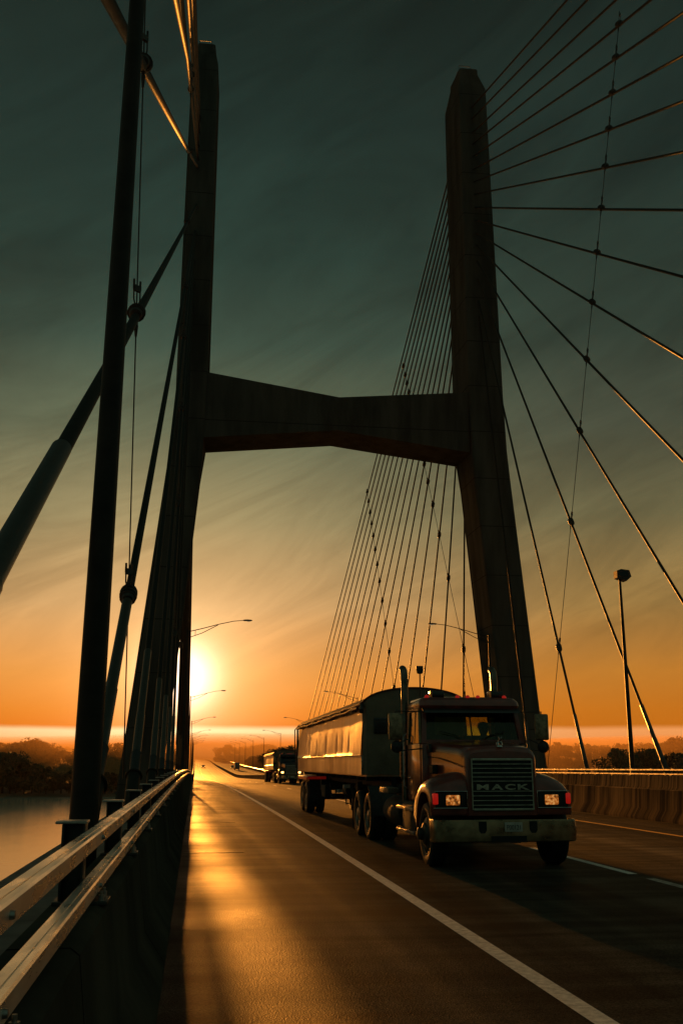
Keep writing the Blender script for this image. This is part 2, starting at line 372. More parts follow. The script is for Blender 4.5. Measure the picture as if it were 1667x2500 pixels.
# --- guard rails
def railing(x_face, sgn, label):
    """x_face: road-side face of the tubes; sgn +1 when the outside is towards -x"""
    root = empty('guard_rail', (x_face, 0, 0), label, 'guard rail', 'bridge guard rails')
    def prof(z0):
        w = .085; h = .08
        q = [(0, z0+.008), (0, z0+h-.008), (.008, z0+h), (.030, z0+h), (.032, z0+h-.004), (.036, z0+h-.004), (.038, z0+h), (w-.008, z0+h), (w, z0+h-.008), (w, z0+.008), (w-.008, z0), (.008, z0)]
        return [(-sgn*a, c) for a, c in q]
    cuts = [-8.7, -2.4, 6.3, 15.0, 23.7, 32.4, 41.1, 49.8, 300, Y1] if sgn > 0 else [-8, 60, 300, Y1]
    for z0 in (1.285, 1.03):
        for a, c in zip(cuts, cuts[1:]):
            b = MB(); sweep(b, prof(z0), a+.006, c-.006)
            if a > 0 and a < 60 and sgn > 0:
                sweep(b, [(-sgn*.01, z0+.01), (-sgn*.01, z0+.07), (-sgn*.075, z0+.07), (-sgn*.075, z0+.01)], a-.25, a+.25)
            b.build('rail_bar', M['rail'], root)
    post = None; ys = []; y = .2
    while y < 860: ys.append(y); y += 2.9 if y < 260 else 8.7
    far = MB()
    for i, y in enumerate(ys):
        if i < 88:
            if post is None:
                b = MB()
                X = lambda a: -sgn*a
                def bx(a0, a1, y0, y1, z0, z1): b.box(min(X(a0), X(a1)), max(X(a0), X(a1)), y0, y1, z0, z1, .004)
                bx(.088, .10, -.07, .07, .98, 1.40); bx(.20, .215, -.07, .07, .98, 1.40); bx(.098, .202, -.006, .006, .98, 1.40)
                bx(-.055, .24, -.12, .12, .979, 1.0)
                post = b.build('rail_post', M['steel'], root)
                for z in (1.325, 1.07):
                    c = MB(); c.lathe((0, 0, z), [(.0, X(-.016)), (.012, X(-.014)), (.014, X(-.004)), (.014, X(.0))], 'x', 10); c.build('bolt', M['galv'], post)
                for yy in (-.08, .08): c = MB(); c.lathe((X(-.02), yy, 1.0), [(.0, .05), (.008, .05), (.008, .03), (.017, .03), (.017, 0)], 'z', 8); c.build('anchor_nut', M['galv'], post)
                b = MB(); bx(.08, .25, -.085, .085, 1.401, 1.416); b.build('post_cap', M['galv'], post)
                post.location = (0, y, dz(y)); p0 = post
            else:
                q = p0.copy(); COL.objects.link(q); q.parent = root; q.location = (0, y, dz(y))
                if y < 45:
                    for ch in kids(p0):
                        d = ch.copy(); COL.objects.link(d); d.parent = q
        else:
            far.box(min(-sgn*.09, -sgn*.21), max(-sgn*.09, -sgn*.21), y-.07, y+.07, .98+dz(y), 1.40+dz(y))
    fo = far.build('rail_post', M['galv'], root); fo['kind'] = 'stuff'
    return root
railing(-.5, 1, 'near double bar metal guard rail on the left parapet with lit top faces')
railing(28.2, -1, 'far double bar metal guard rail on the right hand parapet beyond the trucks')

# ------------------------------------------------------------------ tower
tw = empty('bridge_tower', (CX, 101.4, dz(101)), 'tall dark H shaped concrete bridge tower with a bowtie crossbeam over the road', 'bridge tower')
def leg(side):
    b = MB()
    # (height, outer x, inner x, half depth); upper inner faces are twisted off the sun to stay dark
    if side < 0:
        secs = [(-20, -9.0, -5.3, 3.4), (0, -7.1, -3.2, 3.0), (31, -3.85, -.43, 3.0), (34.3, -3.5, -.12, 3.0), (37.0, -3.25, .02, 3.0), (41.2, -3.25, .05, 3.0), (79.0, -3.0, .08, 2.9), (81.7, -2.4, -.3, 1.7), (82.4, -2.4, -.3, 1.7)]
    else:
        secs = [(-20, -9.0, -5.3, 3.4), (0, -7.15, -3.25, 3.0), (31, -4.5, -.55, 3.0), (34.3, -4.25, -.25, 3.0), (40.8, -4.05, -.1, 3.0), (42.5, -4.03, -.1, 3.0), (79.0, -3.5, -.1, 2.9), (81.7, -2.9, -.6, 1.9), (82.3, -2.9, -.6, 1.9)]
    rings = []
    for z, xo, xi, d in secs:
        c = .16; t = -.01 if z < 33 else .13
        pts = [(xo+c, -d), (xi-c-t, -d), (xi-t, -d+c), (xi+t, d-c), (xi-c+t, d), (xo+c, d), (xo, d-c), (xo, -d+c)]
        if side > 0: pts = [(2*CX-x, y) for x, y in pts]
        rings.append([(x-CX, y, z) for x, y in pts])
    b.loft(rings, True, True, False)
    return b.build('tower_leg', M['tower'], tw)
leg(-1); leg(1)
b = MB()
top = [(-.25, 41.7), (CX, 39.6), (2*CX+.2, 40.9)]; bot = [(2*CX+.2, 34.1), (CX-.2, 35.9), (-.25, 34.5)]
b.prism([(x-CX, z) for x, z in top+bot], -2.75, 2.75, 'y')
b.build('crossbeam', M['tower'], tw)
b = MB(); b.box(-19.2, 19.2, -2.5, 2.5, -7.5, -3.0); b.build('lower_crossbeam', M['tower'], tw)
for sx in (-1, 1):
    b = MB(); x = sx*(CX+1.55)
    b.box(x-.9, x+.9, -1.2, 1.2, 82.35, 82.45); b.tube([(x-.7, -1, 82.4), (x-.7, -1, 83.3)], .03); b.tube([(x+.7, -1, 82.4), (x+.7, -1, 83.3)], .03)
    b.tube([(x-.7, -1, 83.3), (x+.7, -1, 83.3)], .03)
    b.build('top_platform', M['steel'], tw)

# ------------------------------------------------------------------ stay cables
ZT = [49.1, 51.0, 53.6, 55.8, 57.8, 59.3, 60.9, 62.5, 64.2, 65.8, 67.4, 69.1, 70.7, 72.2, 74.0, 75.5]
ORD = ['shortest', 'second shortest', 'third shortest', 'fourth shortest', 'fifth shortest', 'sixth shortest', 'seventh shortest', 'eighth shortest', 'ninth shortest', 'tenth shortest',
       'eleventh shortest', 'twelfth shortest', 'thirteenth shortest', 'fourteenth shortest', 'second longest', 'longest']
XL, XR = -1.9, 29.4
LEFT_NEAR = {4: (32.2, 56.6), 5: (18.9, 57.0), 6: (4.6, 60.2), 7: (-8.5, 64.8), 8: (-17.0, 71.2)}
def stay_geo(side, near, k):
    X = XL if side < 0 else XR
    if near: ya = (86.7 if side < 0 else 87.4) - 13.4*k; yt = 98.5
    else: ya = 111.0 + 13.1*k; yt = 104.3
    zt = ZT[k]
    if side < 0 and near and k in LEFT_NEAR: ya, zt = LEFT_NEAR[k]
    return X, ya, dz(ya)+.35, yt, zt
def make_stay(side, near, k):
    X, ya, za, yt, zt = stay_geo(side, near, k)
    d = Vector((0, yt-ya, zt-za)); Lh = d.length; d.normalize()
    P = lambda t: (0, d.y*t, d.z*t)
    sd = 'left' if side < 0 else 'right'
    lab = '%s dark %s hand stay cable %s the tower' % (ORD[k], sd, 'before' if near else 'beyond')
    root = empty('stay_cable', (X, ya, za), lab, 'stay cable', 'stay cables fanning from the bridge tower')
    det = 20 if (side < 0 and near) else 10
    sin = max(d.z, .3)
    t1, t2, t3, t4 = .95/sin, 1.65/sin, 2.9/sin, 5.1/sin
    if near and side < 0: t4 = max(t4, 5.4/sin)
    sag = Lh*.0012
    n = 14
    pts = [(0, d.y*t, d.z*t - sag*4*(t/Lh)*(1-t/Lh)) for t in [t2 + (Lh-t2)*i/n for i in range(n+1)]]
    b = MB(); b.tube(pts, .115 if side < 0 else .098, det); b.build('cable', M['stay'], root)
    if k < 14 or near:
        b = MB(); b.tube([P(t2), P(t3), P(t3+.06), P(t4), P(t4+.04)], [.15, .15, .135, .135, .118], det); b.build('sleeve', M['sleeve'], root)
        b = MB(); b.tube([P(t1), P(t1+.05), P(t1+.06), P(t2-.1), P(t2-.08), P(t2)], [.19, .19, .165, .165, .175, .155], det); b.build('collar', M['rubber'], root)
        b = MB(); b.tube([P(-.6), P(t1-.06), P(t1-.055), P(t1)], [.21, .21, .27, .27], det)
        b.build('anchor_pipe', M['stay'], root)
    return root
for side in (-1, 1):
    for near in (True, False):
        for k in range(16):
            if side < 0 and near and k > 12: continue
            make_stay(side, near, k)
# --- cross ties: thin wire rope clamped to every stay it crosses
def tie(X, side, near, y_ref, z_ref, slope, ks, label, zlo, big=1.0):
    """tie line: y = y_ref + slope*(z - z_ref)"""
    root = empty('cross_tie', (X, y_ref, z_ref), label, 'cross tie', 'wire ties linking the stay cables')
    pts = []
    for k in ks:
        _, ya, za, yt, zt = stay_geo(side, near, k)
        m = (zt-za)/(yt-ya)
        # z = za + m (y-ya) ; y = y_ref + slope (z - z_ref)
        z = (za + m*(y_ref - slope*z_ref - ya))/(1 - m*slope); y = y_ref + slope*(z-z_ref)
        lo, hi = sorted((ya, yt))
        if lo+1 < y < hi-1: pts.append((y, z, Vector((0, yt-ya, zt-za)).normalized()))
    pts.sort(key=lambda p: p[1])
    b = MB(); zt_ = pts[-1][1]
    b.tube([(0, slope*(zlo-z_ref), zlo-z_ref), (0, slope*(zt_-z_ref), zt_-z_ref)], .02*big, 8); b.build('wire', M['wire'], root)
    w = Vector((0, slope, 1)).normalized()
    for y, z, d in pts:
        b = MB(); c = Vector((0, y-y_ref, z-z_ref)); e = .3*big**.3
        ts = [-1, -.97, -.7, -.68, -.55, -.53, -.3, -.28, -.05, -.03, .2, .22, .45, .47, .68, .7, .97, 1]
        rs = [.12, .16, .21, .25, .25, .22, .22, .27, .27, .23, .23, .27, .27, .22, .22, .25, .18, .12]
        b.tube([c+d*e*t*1.1 for t in ts], [r*.88 for r in rs], 14)
        # shackle: two rods and a yoke block above the clamp, a cone socket below
        top = c + w*.62; bot = c + w*.2
        for s_ in (-1, 1):
            off = Vector((s_*.075, 0, 0))
            off2 = d.cross(Vector((1, 0, 0))).normalized()*0
            b.tube([bot+off*.55+Vector((0, s_*.05, 0)), bot+w*.14+off+Vector((0, s_*.06, 0)), top+off+Vector((0, s_*.07, 0))], .02, 6)
            b.tube([top+off+Vector((0, s_*.07, 0))-w*.03, top+off+Vector((0, s_*.07, 0))+w*.22], [.032, .028], 6)
        b.bar(top+Vector((-.075, -.07, 0)), top+Vector((.075, .07, 0)), .08, .16)
        b.tube([c-w*.2, c-w*.32, c-w*.34, c-w*.62], [.05, .05, .06, .03], 8)
        b.build('clamp', M['steel'], root)
    return root
tie(XL, -1, True, 26.85, 5.9, -.335, range(3, 12), 'thin vertical wire tie with round clamps beside the near lamp pole on the left', 1.2, .9)
tie(XL, -1, True, 82.0, 3.9, -.435, range(0, 10), 'wire tie with clamps between the left stay cables close to the tower', .6, 1.3)
tie(XR, 1, True, 82.0, 3.9, -.435, range(0, 13), 'thin leaning wire tie with clamps crossing the right fan of stay cables', .6, 1.3)
for X, sd, nm in ((XL, -1, 'left'), (XR, 1, 'right')):
    tie(X, sd, False, 105.75, 8.4, .655, range(0, 15), 'wire tie climbing close behind the tower across the far %s stay cables' % nm, 3, 1.6)
    tie(X, sd, False, 150.5, 13.05, .625, range(2, 16), 'wire tie across the middle of the far %s stay cables' % nm, 1, 1.8)

# ------------------------------------------------------------------ street lamps
def lamp_proto(sgn, r0=.15):
    root = empty('street_lamp', (0, 0, 0), 'x', 'street lamp', 'curved arm street lamps along the bridge')
    b = MB(); b.tube([(0, 0, -.3), (0, 0, 14.45)], [r0, r0*.5], 20)
    b.box(-.22, .22, -.22, .22, .1, .16); b.tube([(0, 0, .16), (0, 0, .45)], [r0*1.25, r0*1.02], 16)
    b.build('pole', M['pole'], root)
    b = MB()
    up = [(0, 0, 14.2), (sgn*1.4, 0, 14.55), (sgn*3.0, 0, 15.0), (sgn*4.4, 0, 15.32), (sgn*5.4, 0, 15.42)]
    lo = [(0, 0, 13.6), (sgn*1.4, 0, 14.12), (sgn*2.9, 0, 14.92)]
    b.tube(up, [.045, .042, .04, .035, .03], 8); b.tube(lo, .035, 8); b.tube([(sgn*.75, 0, 13.87), (sgn*.75, 0, 14.38)], .025, 6)
    b.build('arm', M['pole'], root)
    b = MB()
    rings = []
    for t, w, h in ((5.3, .05, .05), (5.45, .12, .08), (5.75, .17, .1), (6.05, .16, .08), (6.2, .06, .03)):
        rings.append([(sgn*t, w*math.cos(a), 15.42+h*math.sin(a)) for a in [2*PI*i/12 for i in range(12)]])
    b.loft(rings); hd = b.build('lamp_head', M['steel'], root)
    b = MB(); b.loft([[(sgn*t, w*math.cos(a), 15.36-d+.03*math.sin(a)) for a in [2*PI*i/12 for i in range(12)]] for t, w, d in ((5.55, .08, 0), (5.75, .13, .05), (6.0, .12, .04))])
    b.build('lens', M['lamp_glass'], hd)
    return root
LY = [11.0, 97.0, 181, 265, 349, 434, 515, 596, 675, 755]
NTH = ['nearest', 'second', 'third', 'fourth', 'fifth', 'sixth', 'seventh', 'eighth', 'ninth', 'tenth']
pl = lamp_proto(1); pr = lamp_proto(-1)
near_pole = None
for i, y in enumerate(LY):
    o = pl if i == 0 else copy_tree(pl)
    o.location = (-1.12, y, dz(y)); o.rotation_euler = (0, 0, 0); o['label'] = '%s street lamp pole on the left parapet, arm reaching over the road' % NTH[i] if i else 'thick dark street lamp pole rising beside the near rail at left'
first = True
for i, y in enumerate(LY[1:]):
    o = pr if first else copy_tree(pr); first = False
    o.location = (28.75, y, dz(y)); o['label'] = '%s curved arm street lamp along the right parapet, counted from the tower' % ['first', 'second', 'third', 'fourth', 'fifth', 'sixth', 'seventh', 'eighth', 'ninth'][i]
pl.rotation_euler.y = R(.35)
# own thicker pole mesh for the nearest lamp
o = [c for c in kids(pl) if c.name.startswith('pole')][0]
o.data = o.data.copy()
for v in o.data.vertices: v.co.x *= 1.04; v.co.y *= 1.04
pl.rotation_euler.y = R(.35)
# flood light on the right
fl = empty('floodlight_pole', (28.9, 65.2, dz(65)), 'straight pole with a dark box floodlight head among the right stay cables', 'floodlight')
b = MB(); b.tube([(0, 0, 0), (0, 0, 14.3)], [.17, .085], 14); b.box(-.3, .3, -.3, .3, .1, .3); b.build('pole', M['pole'], fl)
b = MB(); b.prism([(-.42, 0), (.25, -.22), (.62, .1), (.5, .55), (-.1, .62), (-.42, .5)], -.3, .3, 'y'); o = b.build('floodlight_head', M['steel'], fl); o.location = (.12, 0, 14.25)
b = MB(); b.box(-.3, .38, -.34, -.3, .1, .48); g = b.build('lens', M['dark_glass'], o)

# ------------------------------------------------------------------ trucks
def wheel(parent, x_out, side, y, r=.52, w=.29, dual=False, steer=False, mr=None):
    """x_out = |x| of the outer sidewall"""
    def prof(a0):   # from outer to inner, along x
        return [(r*.62, -.03), (r*.70, 0), (r*.86, .005), (r*.95, -.012), (r*.995, -.05), (r, -.06), (r, -.10), (r*.985, -.10), (r*.985, -.115), (r, -.115), (r, -w+.11), (r*.985, -w+.11), (r*.985, -w+.095), (r, -w+.095), (r*.995, -w+.05), (r*.93, -w+.01), (r*.7, -w), (r*.62, -w+.03)]
    b = MB()
    b.lathe((side*x_out, y, r), [(q, a*side) for q, a in prof(0)], 'x', 44)
    if dual: b.lathe((side*(x_out-.34), y, r), [(q, a*side) for q, a in prof(0)], 'x', 36)
    o = b.build('wheel', M['tyre'], parent)
    c = MB(); x = side*x_out
    if steer:
        pf = [(r*.63, -.005), (r*.6, -.01), (r*.57, -.05), (r*.5, -.02), (r*.36, .0), (r*.34, .035), (r*.2, .06), (r*.19, .13), (r*.1, .15), (0, .15)]
    else:
        pf = [(r*.63, -.005), (r*.6, -.01), (r*.57, -.13), (r*.4, -.17), (r*.26, -.17), (r*.25, -.03), (r*.2, -.01), (0, -.01)]
    c.lathe((x, y, r), [(q, a*side) for q, a in pf], 'x', 32)
    for i in range(10):
        t = 2*PI*i/10; rr = r*.3
        c.lathe((x, y+rr*math.cos(t), r+rr*math.sin(t)), [(.0, .04*side if steer else -.1*side), (.016, .04*side if steer else -.1*side), (.016, -.18*side)], 'x', 6)
    c.build('rim', mr or (M['dark_rim'] if steer else M['rim']), o)
    return o

def rrect(w, zb, zt, r, n=5, crown=0.):
    """half-open hood section, from left bottom over the top to right bottom"""
    pts = [(-w, zb), (-w, (zb+zt)/2), (-w, zt-r)]
    for i in range(1, n+1):
        t = PI - (PI/2)*i/n; pts.append((-w+r+r*math.cos(t), zt-r+r*math.sin(t)))
    m = len(pts)
    pts.append((0, zt+crown))
    pts += [(-x, z) for x, z in pts[:m]][::-1]
    return pts

def truck(name, label, loc, rot, style, front_only=False):
    red = M['red_paint'] if style == 0 else M['black_paint']
    T = empty(name, loc, label, 'truck', None, rot)
    def part(b, nm, m, p=None, **kw): return b.build(nm, m, p or T, **kw)
    # frame
    b = MB()
    for s in (-1, 1): b.box(s*.43-.04, s*.43+.04, .7, 9.1, .78, 1.02)
    for y in (1.0, 2.4, 4.2, 5.6, 7.5, 8.9): b.box(-.4, .4, y, y+.12, .8, .98)
    b.tube([(-.95, .87, .52), (.95, .87, .52)], .07, 10); b.lathe((0, 6.75, .52), [(.0, -.9), (.09, -.9), (.09, -.25), (.22, -.15), (.22, .15), (.09, .25), (.09, .9), (0, .9)], 'x', 16)
    b.lathe((0, 8.25, .52), [(.0, -.9), (.09, -.9), (.09, -.25), (.22, -.15), (.22, .15), (.09, .25), (.09, .9), (0, .9)], 'x', 16)
    b.box(-.38, .38, .7, 2.3, .55, 1.1); b.box(-.45, .45, 6.9, 8.2, 1.02, 1.22, .03)
    part(b, 'chassis', M['chassis'])
    # bumper: plate with wrapped round ends
    pts = []
    for i in range(7):
        t = PI/2*i/6; pts.append((-1.02-.2*math.sin(PI/2-t)*1.0, .2-.2*math.sin(t)))
    path = [(-1.22, .42)] + pts + [(-x, y) for x, y in pts][::-1] + [(1.22, .42)]
    b = MB(); rings = []
    for z, off in ((.43, .03), (.45, .0), (.60, -.012), (.76, .0), (.785, .03)):
        rings.append([(x*(1-off*.3), y+off, z) for x, y in path])
    rings2 = [[(x*.985, y+.02, z) for x, y in ((p[0], p[1]) for p in r)] for r, z in zip(rings[::-1], (.785, .76, .6, .45, .43))]
    b.loft(rings + rings2 + [rings[0]], False, False, True)
    bp = part(b, 'bumper', M['bumper'])
    b = MB()
    for s in (-1, 1):
        b.prism([(s*.43-.065, .76), (s*.43+.065, .76), (s*.43+.065, .62), (s*.43+.035, .575), (s*.43-.035, .575), (s*.43-.065, .62)], -.018, .01, 'y')
    b.build('tow_opening', M['grille_dark'], bp)
    b = MB(); b.box(-.29, .31, -.012, .02, .43, .53); b.box(.02, .2, -.02, -.005, .42, .47); b.build('tow_slot', M['grille_dark'], bp)
    b = MB(); b.box(-.06, .24, -.022, -.014, .595, .745, .004); pt = b.build('licence_plate', M['plate'], bp)
    # hood
    b = MB(); rings = []
    for y, w, zt, r, zb in ((.24, .585, 1.86, .14, .84), (.28, .61, 1.915, .16, .83), (.36, .625, 1.945, .17, .83), (.7, .65, 1.985, .17, .85), (1.2, .72, 2.02, .17, .95), (1.6, .80, 2.05, .17, 1.0), (1.92, .87, 2.07, .17, 1.0)):
        rings.append([(x, y, z) for x, z in rrect(w, zb, zt, r, 5, .035)])
    b.loft(rings, False, False, True)
    r0 = rings[0]; b.add(r0, [tuple(range(len(r0)))], False)
    hood = part(b, 'hood', red)
    b = MB(); b.tube([(-.655, .3, 1.62), (-.70, .9, 1.70), (-.80, 1.5, 1.78), (-.885, 1.92, 1.80)], .008, 6); b.build('hood_seam', M['grille_dark'], hood)
    b = MB(); b.box(-.895, -.80, 1.5, 1.78, 1.5, 1.66, .015); b.build('side_vent', M['grille_dark'], hood)
    for s in (-1, 1):
        b = MB(); b.box(s*.87-.03, s*.87+.03, 1.74, 1.84, 1.88, 2.03, .01); b.build('hood_latch', M['rubber'], hood)
    if style == 0:   # small animal ornament on the nose
        b = MB(); b.tube([(0, .30, 1.955), (0, .30, 1.985)], [.05, .04], 12)
        b.tube([(0, .40, 2.03), (0, .34, 2.045), (0, .28, 2.05), (0, .25, 2.055)], [.022, .032, .036, .02], 10)
        b.tube([(0, .27, 2.06), (0, .24, 2.085), (0, .21, 2.08)], [.028, .03, .018], 10)
        for sx in (-1, 1):
            b.tube([(sx*.026, .28, 2.04), (sx*.034, .26, 1.985)], [.014, .011], 6); b.tube([(sx*.024, .37, 2.03), (sx*.03, .38, 1.985)], [.015, .011], 6)
            b.tube([(sx*.02, .25, 2.10), (sx*.028, .26, 2.125)], [.009, .003], 5)
        b.build('hood_ornament', M['chrome'], hood)
    # grille
    gz0, gz1 = .93, 1.76
    b = MB(); b.box(-.52, .52, .22, .26, gz0, gz1); gr = part(b, 'grille', M['grille_dark'])
    b = MB()
    if style == 0:
        zs = [1.665, 1.595, 1.522, 1.455, 1.388, 1.225, 1.150, 1.075, 1.000]
        for z in zs: b.box(-.515, .515, .195, .222, z, z+.013, .003)
        b.box(-.51, .51, .185, .222, 1.728, 1.765, .008); b.box(-.51, .51, .185, .222, .92, .955, .008)
        b.box(-.53, -.515, .20, .24, .93, 1.76); b.box(.515, .53, .20, .24, .93, 1.76)
    else:
        for i in range(19): x = -.5+i/18; b.box(x-.008, x+.008, .195, .222, gz0, gz1)
        b.box(-.53, .53, .185, .222, gz1-.02, gz1+.02); b.box(-.53, .53, .185, .222, gz0-.02, gz0+.02)
    b.build('grille_bars', M['trim'], gr)
    if style == 0:
        for ch, cx, w in (('M', -.348, .205), ('A', -.098, .20), ('C', .128, .18), ('K', .358, .205)):
            letter(ch, cx, 1.300, w, .092, .20, gr, M['trim'], 'letter')
        letter('P00121', .09, .665, .23, .075, -.0235, pt, M['ink'], 'plate_number', ex=.002)
    # fenders
    for s in (-1, 1):
        b = MB()
        outer = [(.27, .86), (.265, 1.0), (.265, 1.2), (.28, 1.32), (.34, 1.42), (.48, 1.50), (.68, 1.545), (.9, 1.55), (1.12, 1.53), (1.32, 1.46), (1.48, 1.33), (1.6, 1.15), (1.68, .95), (1.72, .78)]
        wc = (.87, .56); ar = .63
        inner = []
        for i, (yy, zz) in enumerate(outer):
            t = PI*1.02 - (PI*1.0)*i/(len(outer)-1)
            inner.append((wc[0]+ar*math.cos(t)*.93, max(.5, wc[1]+ar*math.sin(t)*1.08)))
        inner[0] = (.30, .86); inner[1] = (.33, .93)
        xs = [(.56, .0, 0), (.75, -.015, 0), (.92, -.055, 0), (1.06, -.11, .0), (1.15, -.165, .01), (1.2, -.22, .03), (1.215, -.27, .06)]
        rings = []
        for x, dzz, dy in xs:
            rings.append([(s*x, yy + (dy if yy < .9 else -dy), max(zz + dzz*max(0, min(1, (zz-1.02)/.35)), .76)) for yy, zz in outer])
        rings.append([(s*1.215, y_, min(z_, 1.2)) for y_, z_ in inner])
        rings.append([(s*1.0, y_, min(z_, 1.2)) for y_, z_ in inner]); rings.append([(s*.6, y_, min(z_, 1.22)) for y_, z_ in inner])
        b.loft(rings, False, False, True)
        fd = part(b, 'fender', red)
        # headlamp panel: dark box in a bright rim
        b = MB(); b.box(min(s*.62, s*1.15), max(s*.62, s*1.15), .245, .30, .965, 1.225, .02); hp = b.build('lamp_panel', M['grille_dark'], fd)
        b = MB(); z0, z1, a, c = .962, 1.23, .605, 1.16
        for (p, q) in (((a, z0), (c+.03, z0)), ((a, z1), (c, z1)), ((a, z0), (a, z1))):
            b.tube([(s*p[0], .240, p[1]), (s*q[0], .240, q[1])], .009, 8)
        b.build('lamp_rim', M['chrome'], fd)
        b = MB(); b.box(min(s*.735, s*.97), max(s*.735, s*.97), .222, .25, 1.01, 1.17, .02); hl = b.build('headlight', M['headlamp'] if style == 0 else M['headlamp_on'], fd)
        b = MB(); b.box(min(s*1.10, s*1.19), max(s*1.10, s*1.19), .235, .34, 1.02, 1.20, .02); b.build('turn_signal', M['red_lens'] if style == 0 else M['amber_lens'], fd)
    # cab ----------------------------------------------------------
    cab = None
    b = MB(); b.box(-.98, .98, 1.93, 3.3, .98, 2.06, .05); cab = part(b, 'cab', red)
    b = MB()
    b.box(-.92, .92, 3.24, 3.29, 2.05, 2.22); b.box(-.92, .92, 3.24, 3.29, 2.58, 2.75)
    b.box(-.92, -.42, 3.24, 3.29, 2.22, 2.58); b.box(.80, .92, 3.24, 3.29, 2.22, 2.58)
    b.build('rear_wall', red, cab)
    b = MB(); b.box(-.42, .80, 3.255, 3.265, 2.22, 2.58); b.build('rear_window', M['glass'], cab)
    b = MB()
    for s in (-1, 1):
        b.bar((s*.93, 1.98, 2.03), (s*.87, 2.22, 2.72), .09, .1)       # front pillar
        b.bar((s*.96, 3.24, 2.03), (s*.92, 3.24, 2.75), .07, .16)      # rear pillar
        b.bar((s*.91, 2.2, 2.70), (s*.91, 3.24, 2.72), .06, .06)
    b.bar((-.9, 1.985, 2.07), (.9, 1.985, 2.07), .1, .08)
    b.build('pillar_frame', red, cab)
    b = MB(); b.bar((0, 1.99, 2.08), (0, 2.2, 2.66), .022, .03); b.build('windscreen_divider', M['rubber'], cab)
    b = MB(); g = [(-.90, 1.975, 2.09), (.90, 1.975, 2.09), (.84, 2.185, 2.66), (-.84, 2.185, 2.66)]
    b.add(g + [(x, y+.006, z) for x, y, z in g], [(0, 1, 2, 3), (7, 6, 5, 4), (0, 4, 5, 1), (1, 5, 6, 2), (2, 6, 7, 3), (3, 7, 4, 0)]); b.build('windscreen', M['glass'] if style == 0 else M['dark_glass'], cab)
    for s in (-1, 1):   # wipers
        b = MB(); b.tube([(s*.15, 1.955, 2.09), (s*.35, 1.975, 2.2), (s*.62, 1.99, 2.26)], .009, 5); b.build('wiper', M['rubber'], cab)
    # roof
    b = MB(); rings = []
    for z, fx, y0, y1 in ((2.66, .94, 2.10, 3.3), (2.74, .975, 2.06, 3.33), (2.82, .965, 2.09, 3.32), (2.885, .91, 2.17, 3.26), (2.915, .78, 2.32, 3.12)):
        c = .14; x = fx
        ring = []
        for cx, cy_, a0 in ((x-c, y1-c, 0), (-x+c, y1-c, PI/2), (-x+c, y0+c, PI), (x-c, y0+c, 1.5*PI)):
            for i in range(5): t = a0+PI/2*i/4; ring.append((cx+c*math.cos(t), cy_+c*math.sin(t), z))
        rings.append(ring)
    b.loft(rings); roof = b.build('roof', red, cab)
    b = MB(); q = [(2.13, 2.70), (1.93, 2.615), (1.92, 2.60), (2.12, 2.66)]
    b.prism(q, -.93, .93, 'x'); b.build('sun_visor', M['black_paint'] if style == 0 else red, roof)
    for x in (-.80, -.2, 0, .2, .72):
        b = MB(); b.lathe((x, 2.26, 2.895), [(.045, 0), (.043, .02), (.03, .045), (0, .055)], 'z', 12); b.build('marker_light', M['red_lens'], roof)
    for x in (-.55, .62):
        b = MB(); b.box(x-.12, x+.12, 2.35, 2.62, 2.92, 3.03, .02); b.box(x-.13, x-.115, 2.34, 2.63, 2.9, 3.04, .005); b.box(x+.03-.03, x+.03, 2.45, 2.5, 2.88, 2.95); b.build('air_horn', M['black_paint'], roof)
    b = MB(); b.tube([(.07, 2.7, 2.9), (.07, 2.7, 3.05)], .012, 6); b.tube([(.07, 2.7, 3.05), (.07, 2.7, 3.6)], .005, 5); b.build('antenna', M['rubber'], roof)
    # doors
    for s in (-1, 1):
        b = MB(); b.box(min(s*.97, s*1.0), max(s*.97, s*1.0), 2.04, 3.14, 1.1, 2.04, .012)
        d = b.build('door', red, cab); b = MB()
        for p, q in (((2.08, 2.04), (2.30, 2.66)), ((2.30, 2.66), (3.12, 2.68)), ((3.12, 2.68), (3.13, 2.04))):
            b.bar((s*.985 if p[1] < 2.1 else s*.945, p[0], p[1]), (s*.985 if q[1] < 2.1 else s*.945, q[0], q[1]), .045, .05)
        b.bar((s*.968, 2.62, 2.04), (s*.94, 2.62, 2.66), .025, .03)
        b.build('window_frame', M['orange_lit_metal'], cab)
        b = MB(); g = [(s*.975, 2.10, 2.05), (s*.975, 3.1, 2.05), (s*.94, 3.1, 2.66), (s*.94, 2.31, 2.64)]
        b.add(g + [(x-s*.006, y, z) for x, y, z in g], [(0, 1, 2, 3), (7, 6, 5, 4), (0, 4, 5, 1), (1, 5, 6, 2), (2, 6, 7, 3), (3, 7, 4, 0)]); b.build('door_window', M['glass'], cab)
        b = MB(); b.tube([(s*1.02, 2.98, 1.42), (s*1.05, 2.94, 1.42), (s*1.05, 2.82, 1.42), (s*1.02, 2.78, 1.42)], .012, 6); b.build('door_handle', M['chrome'], cab)
        b = MB(); b.tube([(s*1.0, 3.22, 1.2), (s*1.06, 3.22, 1.25), (s*1.06, 3.22, 2.2), (s*1.0, 3.22, 2.25)], .014, 6); b.build('grab_rail', M['chrome'], cab)
    # interior
    b = MB(); b.box(-.88, .88, 2.0, 2.3, 1.7, 2.11, .06)
    b.box(-.72, -.25, 2.7, 3.1, 1.35, 1.5, .05); b.box(.25, .72, 2.7, 3.1, 1.35, 1.5, .05)
    b.box(-.70, -.27, 3.02, 3.18, 1.45, 2.12, .05); b.box(.27, .70, 3.02, 3.18, 1.45, 2.2, .05)
    b.build('cab_interior', M['interior'], cab)
